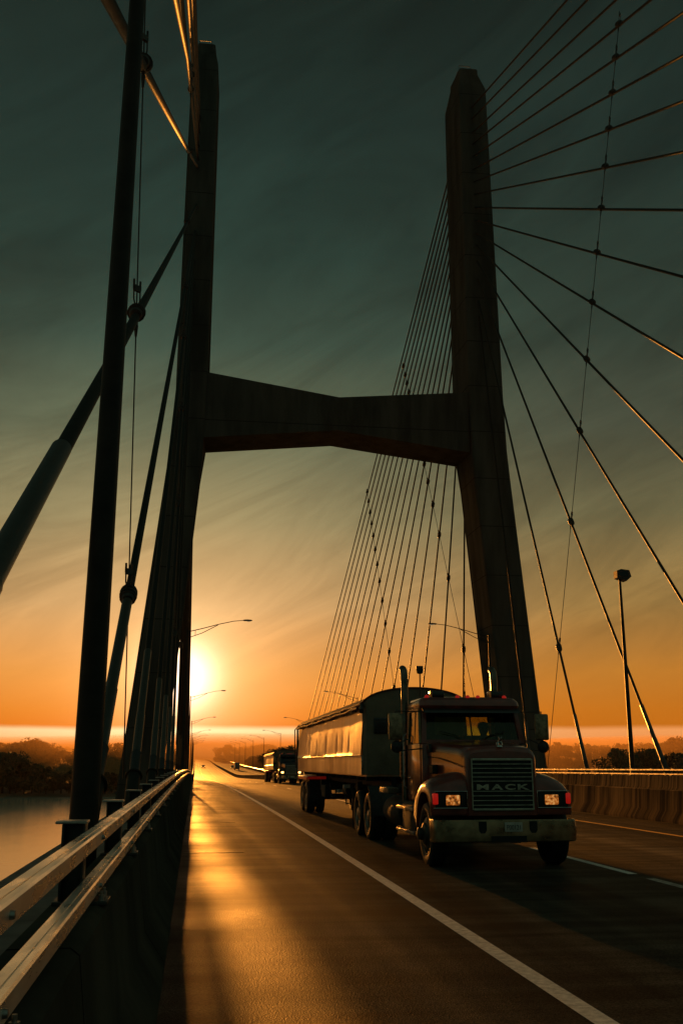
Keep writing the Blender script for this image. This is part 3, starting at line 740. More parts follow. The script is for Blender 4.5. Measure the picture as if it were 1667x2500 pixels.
    b = MB(); ring = [(.47 + .21*math.cos(t), 2.42+.06*math.sin(t), 1.98+.2*math.sin(t)) for t in [2*PI*i/20 for i in range(21)]]
    b.tube(ring, .014, 6, cap=False); b.tube([(.47, 2.42, 1.98), (.47, 2.3, 1.9)], .03, 8); b.tube([(.27, 2.42, 1.98), (.67, 2.42, 1.98)], .012, 6); b.build('steering_wheel', M['rubber'], cab)
    b = MB(); b.box(-.12, .06, 2.05, 2.12, 2.10, 2.19, .01); b.build('dash_box', M['rubber'], cab)
    # stacks
    for s in (-1, 1):
        x = s*.97 if s < 0 else .90
        b = MB(); b.tube([(x, 3.5, .95), (x, 3.5, 3.32), (x, 3.505, 3.42), (x, 3.54, 3.50), (x, 3.62, 3.55), (x, 3.68, 3.56)], [.072]*5+[.075], 20, cap=False)
        b.tube([(x, 3.68, 3.56), (x, 3.60, 3.53)], [.066, .06], 16)
        b.tube([(x, 3.5, 1.35), (x, 3.5, 1.4), (x, 3.5, 2.55), (x, 3.5, 2.62)], [.075, .105, .105, .075], 20)
        b.bar((x, 3.5, 1.3), (s*.6, 3.5, 1.0), .08)
        st = part(b, 'exhaust_stack', M['stack'])
        b = MB(); b.add(*guard(x, 3.5, 1.42, 2.5, .118), True); b.build('heat_shield', M['stack'], st)
    b = MB(); b.tube([(-.62, 3.62, 1.1), (-.62, 3.62, 3.45)], .014, 8); b.lathe((-.62, 3.62, 3.45), [(.0, .16), (.06, .16), (.075, .1), (.06, .02), (.0, 0)], 'z', 12); b.box(-.7, -.56, 3.58, 3.66, 3.56, 3.62); part(b, 'beacon_pole', M['steel'])
    # mirrors
    for s in (-1, 1):
        xo = -1.5 if s < 0 else 1.28
        b = MB(); b.tube([(s*.93, 2.02, 2.62), (xo+.0, 1.80, 2.62), (xo, 1.80, 1.9), (s*.95, 2.0, 1.95)], .014, 8)
        b.tube([(xo, 1.8, 2.0), (xo-s*.22, 1.86, 2.12), (xo-s*.34, 1.9, 2.02)], .012, 6)
        mr = part(b, 'mirror_bracket', M['steel'])
        b = MB(); b.box(xo-.13, xo+.13, 1.76, 1.83, 2.1, 2.58, .03); hd = b.build('mirror_head', M['orange_lit_metal'], mr)
        b = MB(); b.box(xo-.112, xo+.112, 1.828, 1.834, 2.13, 2.55); b.build('mirror_glass', M['mirror'], mr)
        b = MB(); rings = [(.105, 0), (.11, -.02), (.08, -.055), (0, -.07)]
        b.lathe((xo+.02, 1.82, 1.98), [(.0, .0), (.11, 0), (.112, -.015), (.085, -.05), (0, -.07)], 'y', 20); b.build('convex_mirror', M['rubber'], mr)
    # steps, tank, boxes
    for s in (-1, 1):
        b = MB(); b.box(min(s*.62, s*1.1), max(s*.62, s*1.1), 1.98, 3.35, .42, .98, .08); tk = part(b, 'step_box', M['chassis'])
        for z in (.84, .43):
            b = MB(); b.box(min(s*.8, s*1.19), max(s*.8, s*1.19), 1.9, 3.45, z, z+.055, .006); b.build('step', M['galv'], tk)
        b = MB(); b.lathe((s*.8, 0, .72), [(.0, 3.75), (.27, 3.77), (.3, 3.85), (.3, 5.35), (.27, 5.43), (0, 5.45)], 'y', 24)
        b.box(min(s*.5, s*.6), max(s*.5, s*.6), 3.9, 5.3, .6, 1.0); part(b, 'fuel_tank', M['chassis'])
    # wheels
    for s in (-1, 1):
        wheel(T, 1.19, s, .87, .52, .29, False, True)
        wheel(T, 1.2, s, 6.75, .52, .29, True); wheel(T, 1.2, s, 8.25, .52, .29, True)
    for s in (-1, 1):
        b = MB(); path = [(6.75+.66*math.cos(t), .52+.66*math.sin(t)) for t in [R(100+i*13) for i in range(7)]]
        ring1 = [(s*.62, y_, z_) for y_, z_ in path]; ring2 = [(s*1.22, y_, z_) for y_, z_ in path]
        ring3 = [(s*1.22, y_-.0, z_+.012) for y_, z_ in path]; ring4 = [(s*.62, y_, z_+.012) for y_, z_ in path]
        b.loft([ring1, ring2, ring3, ring4, ring1], False, False, True); part(b, 'quarter_fender', M['chassis'])
        b = MB(); b.box(min(s*.62, s*1.2), max(s*.62, s*1.2), 8.98, 9.0, .2, 1.02); part(b, 'mud_flap', M['rubber'])
    b = MB(); b.box(-1.2, -.98, 4.2, 5.2, 1.08, 1.2, .02); part(b, 'side_box', M['alu_dull'])
    # coupling hoses behind the cab
    b = MB()
    for i, x in enumerate((-.2, 0, .2)):
        b.tube([(x, 3.4, 1.9), (x*1.4, 3.8, 1.5), (x*1.2, 4.5, 1.25+.05*i), (x, 5.6, 1.6), (x, 6.9, 1.75)], .02, 6)
    part(b, 'air_hose', M['rubber'])
    # trailer ------------------------------------------------------
    ty0, ty1 = 6.95, 22.0
    L_ = ty1-ty0
    def side_x(y, z, s):
        base = 1.30 - (z-1.88)*.055
        if z < 1.86: base = 1.29 - (1.86-z)*.02
        d = 0
        if z > 1.9:
            u = (y-ty0)
            d += .004*math.sin(u*1.7+.6*s) + .0016*math.sin(u*3.9+z*2.1) + .010*math.sin(u*.6+z*1.3)
            low = max(0, 1-(z-1.9)/.55)
            for c, w, a in ((2.1, .14, .022), (3.3, .1, .016), (4.3, .2, .03), (6.6, .17, .035), (8.8, .12, .022), (11.0, .22, .024), (12.6, .15, .02)):
                d -= a*low**.6*math.exp(-((u-c)/w)**2)
            d -= .03*math.exp(-((u-12.5)/.7)**2)*max(0, 1-abs(z-2.4)/.7)
        return s*(base+d)
    zs = [1.42, 1.6, 1.84, 1.862] + [1.88+i*(2.98-1.88)/14 for i in range(15)]
    ny = 190
    tr = None
    b = MB()
    for s in (-1, 1):
        vs = []; fs = []
        for j in range(ny+1):
            y = ty0+.12+(L_-.12)*j/ny
            for z in zs: vs.append((side_x(y, z, s) if abs(z-1.862) > .001 else s*1.315, y, z))
        nz = len(zs)
        for j in range(ny):
            for i in range(nz-1): a = j*nz+i; fs.append((a, a+1, a+nz+1, a+nz))
        b.add(vs, fs, True)
    tr = part(b, 'trailer_body', M['alu'], fix=False)
    b = MB(); b.box(-1.17, 1.17, ty0+.1, ty1, 1.38, 1.43); b.box(-1.2, 1.2, ty1-.05, ty1, 1.4, 3.0); b.build('tailgate', M['alu'], tr)
    b = MB(); c = .13; ring = []
    pl_ = [(-1.255, ty0+.13)] + [(-1.255+c-c*math.cos(t), ty0+.13-c*math.sin(t)) for t in [PI/2*i/5 for i in range(1, 6)]]
    pl_ = pl_ + [(-x, y) for x, y in pl_[::-1]]
    n = len(pl_)
    def cap_h(x): return 3.0 + .42*math.sqrt(max(0, 1-(abs(x)/1.27)**2.0))
    zc = [0, .25, .5, .75, 1.0]
    b.loft([[(x*(1 if t > .25 else .985), y, 1.42+(cap_h(x)-1.42)*t) for x, y in pl_] for t in zc], False, False, True)
    # subdivided arched top piece
    bs = MB(); xs = [-1.12+2.24*i/24 for i in range(25)]
    bs.loft([[(x, ty0, 2.6+(cap_h(x)-2.6)*t) for x in xs] for t in (0, 1)], False, False, False)
    b = MB()
    xs = [-1.255+2.51*i/32 for i in range(33)]
    def fy(x): return ty0 + (.13 - math.sqrt(max(0, .13**2-(abs(x)-1.125)**2)) if abs(x) > 1.125 else 0)
    b.loft([[(x, fy(x), 1.42+(cap_h(x)-1.42)*t) for x in xs] for t in (0, .3, .6, .85, 1)], False, False, True)
    bh = b.build('bulkhead', M['alu_dull'], tr)
    b = MB(); b.tube([(x, fy(x)-.01, cap_h(x)) for x in xs], .022, 8); b.build('arch_trim', M['tarp'], bh)
    b = MB(); b.box(-1.0, -.68, ty0-.03, ty0-.005, 2.35, 2.72, .01)
    for i in range(5): b.box(-.98, -.70, ty0-.045, ty0-.03, 2.39+i*.065, 2.42+i*.065)
    b.build('louvre', M['black_paint'], bh)
    # vertical corner and lower hinge
    b = MB(); b.box(-1.28, -1.24, ty0+.10, ty0+.16, 1.42, 1.86, .005); b.box(1.24, 1.28, ty0+.10, ty0+.16, 1.42, 1.86, .005); b.build('corner_post', M['galv'], tr)
    # tarp and its roll tube
    b = MB(); yy = [ty0+.02+(L_-.02)*i/30 for i in range(31)]
    xt = [-1.24+2.48*i/20 for i in range(21)]
    b.loft([[(x, y, cap_h(x) - .03*math.sin(i*PI*2.0/3)**2*(1-(x/1.25)**2) - (.0 if i < 1 else .06)*(1-(x/1.27)**2)) for x in xt] for i, y in enumerate(yy)], False, False, True)
    b.build('tarp', M['tarp_black'], tr)
    b = MB()
    for s in (-1, 1):
        b.tube([(s*1.27, ty0+.1+i*(L_-.2)/24, 3.03+.012*math.sin(i*1.9)) for i in range(25)], .05, 10)
        b.tube([(s*1.33, ty0+.35+i*(L_-.6)/24, 2.94+.016*math.sin(i*1.3)-.02*math.sin(PI*i/24)) for i in range(25)], .042, 10)
    tb = b.build('tarp_roll', M['tarp'], tr)
    b = MB()
    for i in range(7):
        y = ty0+1.0+i*2.1; b.box(-1.37, -1.24, y, y+.06, 2.88, 3.0, .01)
    b.build('roll_clip', M['steel'], tb)
    b = MB(); b.tube([(-1.27, ty0+.08, 3.02), (-1.3, ty0-.02, 2.9), (-1.29, ty0+.02, 2.84)], .05, 10); b.build('tarp_crank', M['steel'], tr)
    b = MB(); b.tube([(-1.30, ty1+.02, 3.0), (-1.38, ty1+.25, 2.9), (-1.37, ty1+.28, 2.25), (-1.33, ty1+.2, 1.5)], .022, 8); b.tube([(-1.3, ty1, 3.0), (-1.3, ty1, 1.45)], .035, 8)
    b.build('rear_arm', M['steel'], tr)
    # trailer frame and running gear
    b = MB()
    for s in (-1, 1): b.box(s*.5-.06, s*.5+.06, ty0+.2, ty1, 1.12, 1.36)
    for i in range(12): y = ty0+.6+i*1.25; b.box(-1.1, 1.1, y, y+.08, 1.28, 1.38)
    for s in (-1, 1):
        b.box(s*.75-.06, s*.75+.06, 10.6, 10.75, .45, 1.2); b.box(s*.75-.14, s*.75+.14, 10.55, 10.8, .40, .45)
    b.tube([(-.75, 10.68, .8), (.75, 10.68, .8)], .03, 8)
    b.box(-.9, .9, 17.8, 18.1, .8, 1.15); b.lathe((0, 0, .95), [(0, 14.2), (.17, 14.22), (.17, 15.3), (0, 15.32)], 'y', 16)
    b.lathe((-.75, 0, .92), [(0, 12.2), (.14, 12.22), (.14, 13.0), (0, 13.02)], 'y', 16)
    for y in (19.6, 21.0):
        b.lathe((0, y, .52), [(0, -.9), (.08, -.9), (.08, .9), (0, .9)], 'x', 12); b.box(-.55, -.45, y-.5, y+.5, .6, .72); b.box(.45, .55, y-.5, y+.5, .6, .72)
    b.box(-1.0, -.8, 16.0, 17.0, .62, 1.0, .03)
    for x, y, z in ((-.95, 9.6, .82), (-1.0, 13.6, .75), (-.85, 11.6, .62)): b.tube([(x, y, 1.1), (x+.05, y+.3, z), (x, y+.8, z-.06), (x, y+1.2, 1.1)], .018, 6)
    b.build('trailer_frame', M['chassis'], tr)
    b = MB(); b.box(-.98, -.78, 12.0, 12.25, 1.0, 1.1); b.box(-.8, -.62, 14.4, 14.6, .82, .9); b.box(-.72, -.6, 15.5, 15.6, .78, .88); b.build('frame_reflector', M['white_tape'], tr)
    for s in (-1, 1):
        b = MB(); b.box(min(s*.6, s*1.27), max(s*.6, s*1.27), 18.75, 21.9, 1.19, 1.25, .015); fd = b.build('rear_fender', M['white_tape'], tr)
        b = MB(); b.box(min(s*1.268, s*1.285), max(s*1.268, s*1.285), 18.9, 21.8, 1.12, 1.2); b.box(min(s*.62, s*1.26), max(s*.62, s*1.26), 18.735, 18.748, 1.14, 1.23); b.build('reflector_strip', M['red_tape'], fd)
        b = MB(); b.box(min(s*.65, s*1.2), max(s*.65, s*1.2), 18.8, 18.82, .45, 1.16); b.build('mud_flap', M['rubber'], fd)
        wheel(T, 1.21, s, 19.75, .52, .29, True); wheel(T, 1.21, s, 21.1, .52, .29, True)
    return T

def guard(x, y, z0, z1, r):
    vs = []; fs = []; n = 16; m = 24
    for j in range(m+1):
        for i in range(n):
            t = 2*PI*i/n; vs.append((x+r*math.cos(t), y+r*math.sin(t), z0+(z1-z0)*j/m))
    for j in range(m):
        for i in range(n):
            if j % 2 and i % 2: continue
            i2 = (i+1) % n; fs.append((j*n+i, j*n+i2, (j+1)*n+i2, (j+1)*n+i))
    return vs, fs

def letter(ch, cx, cz, w, h, y, parent, m, nm, ex=.012):
    cu = bpy.data.curves.new('t', 'FONT'); cu.body = ch; cu.size = 1; cu.extrude = .05; cu.offset = .03 if len(ch) == 1 else .0
    ob = bpy.data.objects.new('t', cu); COL.objects.link(ob)
    dg = bpy.context.evaluated_depsgraph_get(); me = bpy.data.meshes.new_from_object(ob.evaluated_get(dg))
    bpy.data.objects.remove(ob)
    xs = [v.co.x for v in me.vertices]; ys = [v.co.y for v in me.vertices]
    x0, x1, y0, y1 = min(xs), max(xs), min(ys), max(ys)
    for v in me.vertices:
        X = (v.co.x-x0)/(x1-x0)-.5; Z = (v.co.y-y0)/(y1-y0)-.5; d = v.co.z
        v.co = (cx + X*w, y - d/.05*ex*.5, cz + Z*h)
    me.materials.append(m); o = bpy.data.objects.new(nm, me); COL.objects.link(o); o.parent = parent
    return o

sl = math.atan((dz(38)-dz(17))/21.)
T1 = truck('dump_truck', 'dark red dump trailer truck with slatted grille approaching in the near lane', (5.12, 16.55, dz(16.6)), (sl, 0, 0), 0)
sl = math.atan((dz(122)-dz(102))/20.)
T2 = truck('dump_truck', 'smaller black dump trailer truck with lit headlights following beside the tower', (9.5, 101.8, dz(101.8)), (sl, 0, 0), 1)

# --- driver of the first truck
def skin_fig():
    ox, oy = 5.12+.46, 16.55+2.88; oz = dz(19)
    J = {'pel': (0, .02, 1.58), 'wai': (0, .03, 1.75), 'che': (0, .02, 1.98), 'neck': (0, .0, 2.16), 'hd0': (0, -.02, 2.24), 'hd1': (0, -.03, 2.33), 'hd2': (0, -.02, 2.41),
         'shl': (-.17, .02, 2.10), 'ell': (-.25, -.16, 1.88), 'wrl': (-.17, -.40, 1.98), 'shr': (.17, .02, 2.10), 'elr': (.25, -.16, 1.88), 'wrr': (.17, -.40, 1.98),
         'hil': (-.1, .0, 1.54), 'knl': (-.13, -.42, 1.56), 'anl': (-.13, -.5, 1.2), 'tol': (-.13, -.66, 1.15), 'hir': (.1, 0, 1.54), 'knr': (.13, -.42, 1.56), 'anr': (.13, -.5, 1.2), 'tor': (.13, -.66, 1.15),
         'pml': (-.16, -.46, 2.01), 'pmr': (.16, -.46, 2.01)}
    Rr = {'pel': .15, 'wai': .14, 'che': .155, 'neck': .06, 'hd0': .07, 'hd1': .1, 'hd2': .075, 'shl': .065, 'ell': .045, 'wrl': .03, 'shr': .065, 'elr': .045, 'wrr': .03, 'hil': .09, 'knl': .06, 'anl': .045, 'tol': .035, 'hir': .09, 'knr': .06, 'anr': .045, 'tor': .035, 'pml': .032, 'pmr': .032}
    E_ = [('pel', 'wai'), ('wai', 'che'), ('che', 'neck'), ('neck', 'hd0'), ('hd0', 'hd1'), ('hd1', 'hd2'), ('che', 'shl'), ('shl', 'ell'), ('ell', 'wrl'), ('che', 'shr'), ('shr', 'elr'), ('elr', 'wrr'), ('wrl', 'pml'), ('wrr', 'pmr'),
          ('pel', 'hil'), ('hil', 'knl'), ('knl', 'anl'), ('anl', 'tol'), ('pel', 'hir'), ('hir', 'knr'), ('knr', 'anr'), ('anr', 'tor')]
    for s, w in ((-1, 'pml'), (1, 'pmr')):
        b = J[w]
        for i in range(4):
            dx = (-.022+.015*i); L_ = (.034, .04, .038, .028)[i]
            a = (b[0]+dx, b[1]-.03, b[2]+.012); c = (b[0]+dx, b[1]-.03-L_*.6, b[2]-.002); d = (b[0]+dx, b[1]-.03-L_*.5, b[2]-L_*.8)
            J[w+'f%d' % i] = a; J[w+'g%d' % i] = c; J[w+'h%d' % i] = d
            for q in 'fgh': Rr[w+q+str(i)] = .0085
            E_ += [(w, w+'f%d' % i), (w+'f%d' % i, w+'g%d' % i), (w+'g%d' % i, w+'h%d' % i)]
        J[w+'t'] = (b[0]-s*.035, b[1]-.015, b[2]-.02); J[w+'u'] = (b[0]-s*.03, b[1]-.045, b[2]-.035); Rr[w+'t'] = Rr[w+'u'] = .01
        E_ += [(w, w+'t'), (w+'t', w+'u')]
    for nm, p, r in (('nose', (0, -.125, 2.315), .018),): J[nm] = p; Rr[nm] = r; E_.append(('hd1', nm))
    for s, nm in ((-1, 'earl'), (1, 'earr')): J[nm] = (s*.098, -.01, 2.32); Rr[nm] = .018; E_.append(('hd1', nm))
    ks = list(J); me = bpy.data.meshes.new('person'); me.from_pydata([J[k] for k in ks], [(ks.index(a), ks.index(c)) for a, c in E_], [])
    ob = bpy.data.objects.new('person', me); COL.objects.link(ob)
    md = ob.modifiers.new('s', 'SKIN')
    sv = me.skin_vertices[0].data
    for i, k in enumerate(ks): sv[i].radius = (Rr[k], Rr[k]); sv[i].use_root = (k == 'pel')
    ss = ob.modifiers.new('d', 'SUBSURF'); ss.levels = 1; ss.render_levels = 1
    dg = bpy.context.evaluated_depsgraph_get(); m2 = bpy.data.meshes.new_from_object(ob.evaluated_get(dg)); bpy.data.objects.remove(ob)
    for p in m2.polygons: p.use_smooth = True
    m2.materials.clear(); m2.materials.append(M['skin'])
    o = bpy.data.objects.new('person', m2); COL.objects.link(o); o.location = (ox, oy, oz)
    tag(o, 'driver in a dark cap and shirt behind the windscreen of the near truck', 'person')
    b = MB(); b.lathe((0, .0, 2.37), [(.112, -.02), (.112, .02), (.1, .06), (.06, .09), (0, .1)], 'z', 20); b.box(-.07, .07, -.2, -.09, 2.355, 2.37, .005); b.build('cap', M['cloth'], o)
    b = MB(); rings = []
    for z, w, d in ((1.55, .2, .16), (1.75, .19, .165), (1.95, .22, .18), (2.08, .22, .14), (2.15, .11, .09)):
        rings.append([(w*math.cos(t), .02+d*math.sin(t), z) for t in [2*PI*i/20 for i in range(20)]])
    b.loft(rings, True, False)
    for s in (-1, 1): b.tube([(s*.15, .02, 2.09), (s*.21, -.06, 1.99), (s*.25, -.16, 1.88), (s*.23, -.23, 1.905)], [.085, .072, .06, .052], 12, cap=False)
    b.build('shirt', M['cloth'], o)
    b = MB()
    for s in (-1, 1):
        b.lathe((s*.036, -.105, 2.345), [(0, -.012), (.009, -.008), (.012, 0), (0, .005)], 'y', 8)
    b.build('eye', M['ink'], o)
    b = MB(); b.tube([(-.025, -.118, 2.275), (0, -.124, 2.272), (.025, -.118, 2.275)], .005, 5); b.build('mouth', M['hair'], o)
    return o
skin_fig()

# --- far vehicles
def wheels4(root, tw_, y0, y1, r=.36):
    for s in (-1, 1):
        for y in (y0, y1):
            b = MB(); b.lathe((s*tw_, y, r), [(r*.5, 0), (r*.9, 0), (r, -.04*s), (r, -.2*s), (r*.9, -.24*s), (r*.5, -.24*s)], 'x', 20); o = b.build('wheel', M['tyre'], root)
            b = MB(); b.lathe((s*tw_, y, r), [(r*.55, -.01*s), (r*.4, -.04*s), (0, -.02*s)], 'x', 16); b.build('rim', M['rim'], o)
bt = empty('box_truck', (20.3, 498, dz(500)), 'dark box truck driving away on the far side of the middle barrier', 'truck')
b = MB(); b.box(-1.2, 1.2, 0, 6.2, 1.0, 3.7, .06); b.build('cargo_box', M['grey_paint'], bt)
b = MB(); b.box(-1.05, 1.05, 6.4, 8.6, .7, 2.6, .18); b.build('cab', M['white_paint'], bt)
b = MB(); b.box(-1.1, 1.1, -.1, 0, .6, .85); b.box(-.5, .5, 0, 8, .6, 1.0); b.build('chassis', M['chassis'], bt)
for s in (-1, 1):
    b = MB(); b.box(s*1.0-.1, s*1.0+.1, -.12, -.1, .7, .82); b.build('tail_light', M['red_lens'], bt)
wheels4(bt, 1.1, 1.5, 7.2, .48)
def car(name, label, x, y, flip, paint, lamps):
    r_ = empty(name, (x, y, dz(y)), label, 'pickup truck' if 'pickup' in name else 'car', None, (0, 0, 0 if not flip else PI))
    # local: front at y=0 facing -y
    b = MB(); side = [(0, .45), (0, .85), (.15, .98), (1.3, 1.1), (1.9, 1.62), (3.3, 1.66), (3.5, 1.12), (5.2, 1.08), (5.3, .5), (4.9, .4), (.3, .4)]
    b.prism(side, -.92, .92, 'x'); b.build('body', paint, r_)
    b = MB(); b.add([(-.8, 1.34, 1.15), (.8, 1.34, 1.15), (.75, 1.86, 1.6), (-.75, 1.86, 1.6)], [(0, 1, 2, 3)]); b.build('windscreen', M['dark_glass'], r_)
    b = MB(); b.box(-.9, .9, -.06, .05, .42, .6, .03); b.build('bumper', M['chrome'], r_)
    for s in (-1, 1):
        b = MB(); b.box(s*.7-.12, s*.7+.12, -.03, .03, .68, .84, .02); b.build('headlight', M['headlamp_on'] if lamps else M['headlamp'], r_)
    wheels4(r_, .9, .9, 4.3)
    return r_
car('pickup_truck', 'tiny distant vehicle coming down the road with lit headlights', 4.9, 590, False, M['black_paint'], True)
car('pickup_truck', 'dark pickup driving ahead of the distant box truck beyond the barrier', 20.4, 565, True, M['grey_paint'], False)

# ------------------------------------------------------------------ river, land
b = MB(); b.add([(-880, -60, -18), (880, -60, -18), (880, 640, -18), (-880, 640, -18)], [(0, 1, 2, 3)])
wm = bpy.data.materials.new('river_water'); wm.use_nodes = True
nt = wm.node_tree; N = nt.nodes; Lk = nt.links; pb = N['Principled BSDF']
pb.inputs['Base Color'].default_value = (.42, .37, .28, 1); pb.inputs['Roughness'].default_value = .14; pb.inputs['IOR'].default_value = 1.33
tc = N.new('ShaderNodeTexCoord'); mp = N.new('ShaderNodeMapping'); mp.inputs['Scale'].default_value = (.3, .12, 1)
n1 = N.new('ShaderNodeTexNoise'); n1.inputs['Scale'].default_value = .6; n1.inputs['Detail'].default_value = 7
bp = N.new('ShaderNodeBump'); bp.inputs['Strength'].default_value = .3; bp.inputs['Distance'].default_value = .12
Lk.new(tc.outputs['Object'], mp.inputs[0]); Lk.new(mp.outputs[0], n1.inputs['Vector']); Lk.new(n1.outputs['Fac'], bp.inputs['Height']); Lk.new(bp.outputs[0], pb.inputs['Normal'])
o = b.build('river', wm, fix=False); o['kind'] = 'structure'
def land_z(x, y):
    sh = 535 + 14*math.sin(x*.013+1) + 7*math.sin(x*.05)
    t = max(0, min(1, (y-sh)/14.)); z = -19 + 2.2*t
    t2 = max(0, min(1, (y-sh-20)/300.)); z += 5*t2
    t3 = max(0, min(1, (y-760)/400.)); z += 4*t3
    g = dz(y)-2.6; d = max(0, abs(x-CX)-24)
    k = max(0, min(1, (y-545)/90.)) * max(0, 1-d/45.)
    k = k*k*(3-2*k)
    return z + (max(g, z)-z)*k
vs = []; fs = []; xs = [-880+16*i for i in range(111)]; ys = [505+6*i for i in range(60)]+[865+25*i for i in range(25)]
for y in ys:
    for x in xs: vs.append((x, y, land_z(x, y)))
n = len(xs)
for j in range(len(ys)-1):
    for i in range(n-1): a = j*n+i; fs.append((a, a+1, a+n+1, a+n))
b = MB(); b.add(vs, fs, True); o = b.build('river_bank', M['land'], fix=False); o['kind'] = 'structure'
# piers of the approach
pier0 = None
for y in (152, 203, 254, 305, 356, 407, 458, 509, 560, -10):
    z1 = dz(y)-2.25
    if pier0 is None:
        pier0 = empty('bridge_pier', (CX, y, -19), 'concrete pier under the far approach deck, hidden behind the railings', 'bridge pier', 'piers under the deck')
        b = MB()
        for x in (-11, 11): b.tube([(x, 0, 0), (x, 0, 16.2+.8)], 1.3, 16)
        b.build('column', M['girder'], pier0)
        b = MB(); b.box(-14, 14, -1.2, 1.2, 14.2, z1+19-.0); b.build('pier_cap', M['girder'], pier0)
    else:
        q = copy_tree(pier0); q.location = (CX, y, -19 + (z1-(dz(152)-2.25)))

# ------------------------------------------------------------------ trees
def tree_mesh(h, w, seed, n=2300, leaf=.5, shape='broad'):
    rnd = random.Random(seed); cl = []
    nc = 13
    for i in range(nc):
        a = rnd.uniform(0, 2*PI)
        if shape == 'broad': zf = rnd.uniform(.18, .86); rr = w*(.62 if .3 < zf < .7 else .36)*rnd.uniform(.3, 1)
        else: zf = rnd.uniform(.45, .95); rr = w*.4*rnd.uniform(.1, 1)*(1.3-zf)
        cl.append((Vector((rr*math.cos(a), rr*math.sin(a), h*zf)), w*rnd.uniform(.2, .42), rnd.uniform(.5, 1)))
    cl.append((Vector((rnd.uniform(-1, 1), 0, h*.9)), w*.2, .6))
    b = MB(); vs = []; fs = []
    for i in range(n):
        c, r, fl_ = cl[rnd.randrange(len(cl))]
        d = Vector((rnd.gauss(0, 1), rnd.gauss(0, 1), rnd.gauss(0, 1))).normalized()*(rnd.random()**.42)
        p = c + Vector((d.x*r, d.y*r, d.z*r*.75))
        u = Vector((rnd.gauss(0, 1), rnd.gauss(0, 1), rnd.gauss(0, 1))).normalized(); v = u.orthogonal().normalized()
        s = leaf*rnd.uniform(.5, 1.4)
        k = len(vs); vs += [p-u*s, p+v*s*.6, p+u*s, p-v*s*.6]; fs.append((k, k+1, k+2, k+3))
    b.add(vs, fs); t = MB()
    t.tube([(0, 0, -1.5), (.1, 0, h*.3), (-.1, .2, h*.6), (.0, .1, h*.85)], [w*.05, w*.038, w*.024, .06], 8)
    for c, r, _ in cl[:9]: t.tube([(0, .05, c.z*.55), (c.x*.5, c.y*.5, c.z*.82), tuple(c)], [w*.02, w*.013, .04], 5)
    return b, t
protos = {}
def tree_proto(kind, i):
    key = (kind, i)
    if key in protos: return copy_tree(protos[key])
    h, w, shp = [(20, 13, 'broad'), (23, 11, 'broad'), (17, 15, 'broad'), (24, 8, 'pine')][i]
    b, t = tree_mesh(h, w, 31+i, 3400 if kind == 'dark' else 2300, .55 if kind == 'dark' else .7, shp)
    r_ = empty('pine_tree' if shp == 'pine' else 'broadleaf_tree', (0, 0, 0), 'x', 'tree')
    b.build('crown', M['leaf_dark' if kind == 'dark' else 'leaf_pale'], r_, fix=False); t.build('trunk', M['bark'], r_)
    protos[key] = r_; return r_
def az_x(D): return math.tan(math.atan((D-784)/2287/1.03) + R(8.12))
def plant(D, dist, ztop, kind, i, group, label):
    d2 = dist*1.6 if dist < 420 else (dist*1.42 if dist < 610 and not (560 < D < 740) else (dist+110 if dist < 700 else dist+60))
    ztop = 1.75+(ztop-1.75)*d2/dist; dist = d2
    t = az_x(D); y = dist; x = t*y
    o = tree_proto(kind, i); h = [20, 23, 17, 24][i]
    zb = land_z(x, y); s = (ztop-zb)/h
    o.location = (x, y, zb); o.scale = (s*random.uniform(.9, 1.15),)*2 + (s,); o.rotation_euler.z = random.uniform(0, 6.28)
    o['label'] = label; o['group'] = group
    return o
rd = random.Random(3)
# left front mass
prof = [(-60, 3.6), (-20, 3.8), (0, 3.8), (31, 3.2), (62, 1.4), (95, -.6), (125, -2.5), (156, -3.2), (200, -3.5), (250, -3.5), (300, -4), (360, -4.5), (420, -5)]
def pz(prof, x):
    for (a, za), (c, zc) in zip(prof, prof[1:]):
        if x <= c: return za+(zc-za)*max(0, (x-a))/(c-a)
    return prof[-1][1]
x = -60
while x < 420:
    plant(x, rd.uniform(346, 356), pz(prof, x)+rd.uniform(-.9, .8), 'dark', rd.choice((0, 2, 0, 1)), 'dark bank trees on the left', 'dark leafy tree in the shadowed row along the far left river bank'); x += rd.uniform(13, 19)
x = -60
while x < 420:
    plant(x, rd.uniform(366, 384), pz(prof, x)+rd.uniform(-2.2, -.2), 'dark', rd.choice((0, 2, 1)), 'dark bank trees on the left', 'dark leafy tree in the shadowed row along the far left river bank'); x += rd.uniform(17, 25)
prof2 = [(-60, 9.5), (0, 9.8), (31, 8.4), (75, 11.0), (94, 9.7), (125, 7.8), (156, 6.4), (200, 6.5), (243, 9.5), (281, 7.6), (330, 6), (420, 4.5)]
x = -60
while x < 420:
    plant(x, rd.uniform(505, 540), pz(prof2, x)+rd.uniform(-1.6, 1.2), 'pale', rd.choice((0, 1, 2, 1)), 'misty trees behind the left bank', 'misty orange tinted tree rising behind the dark left bank trees'); x += rd.uniform(12, 18)
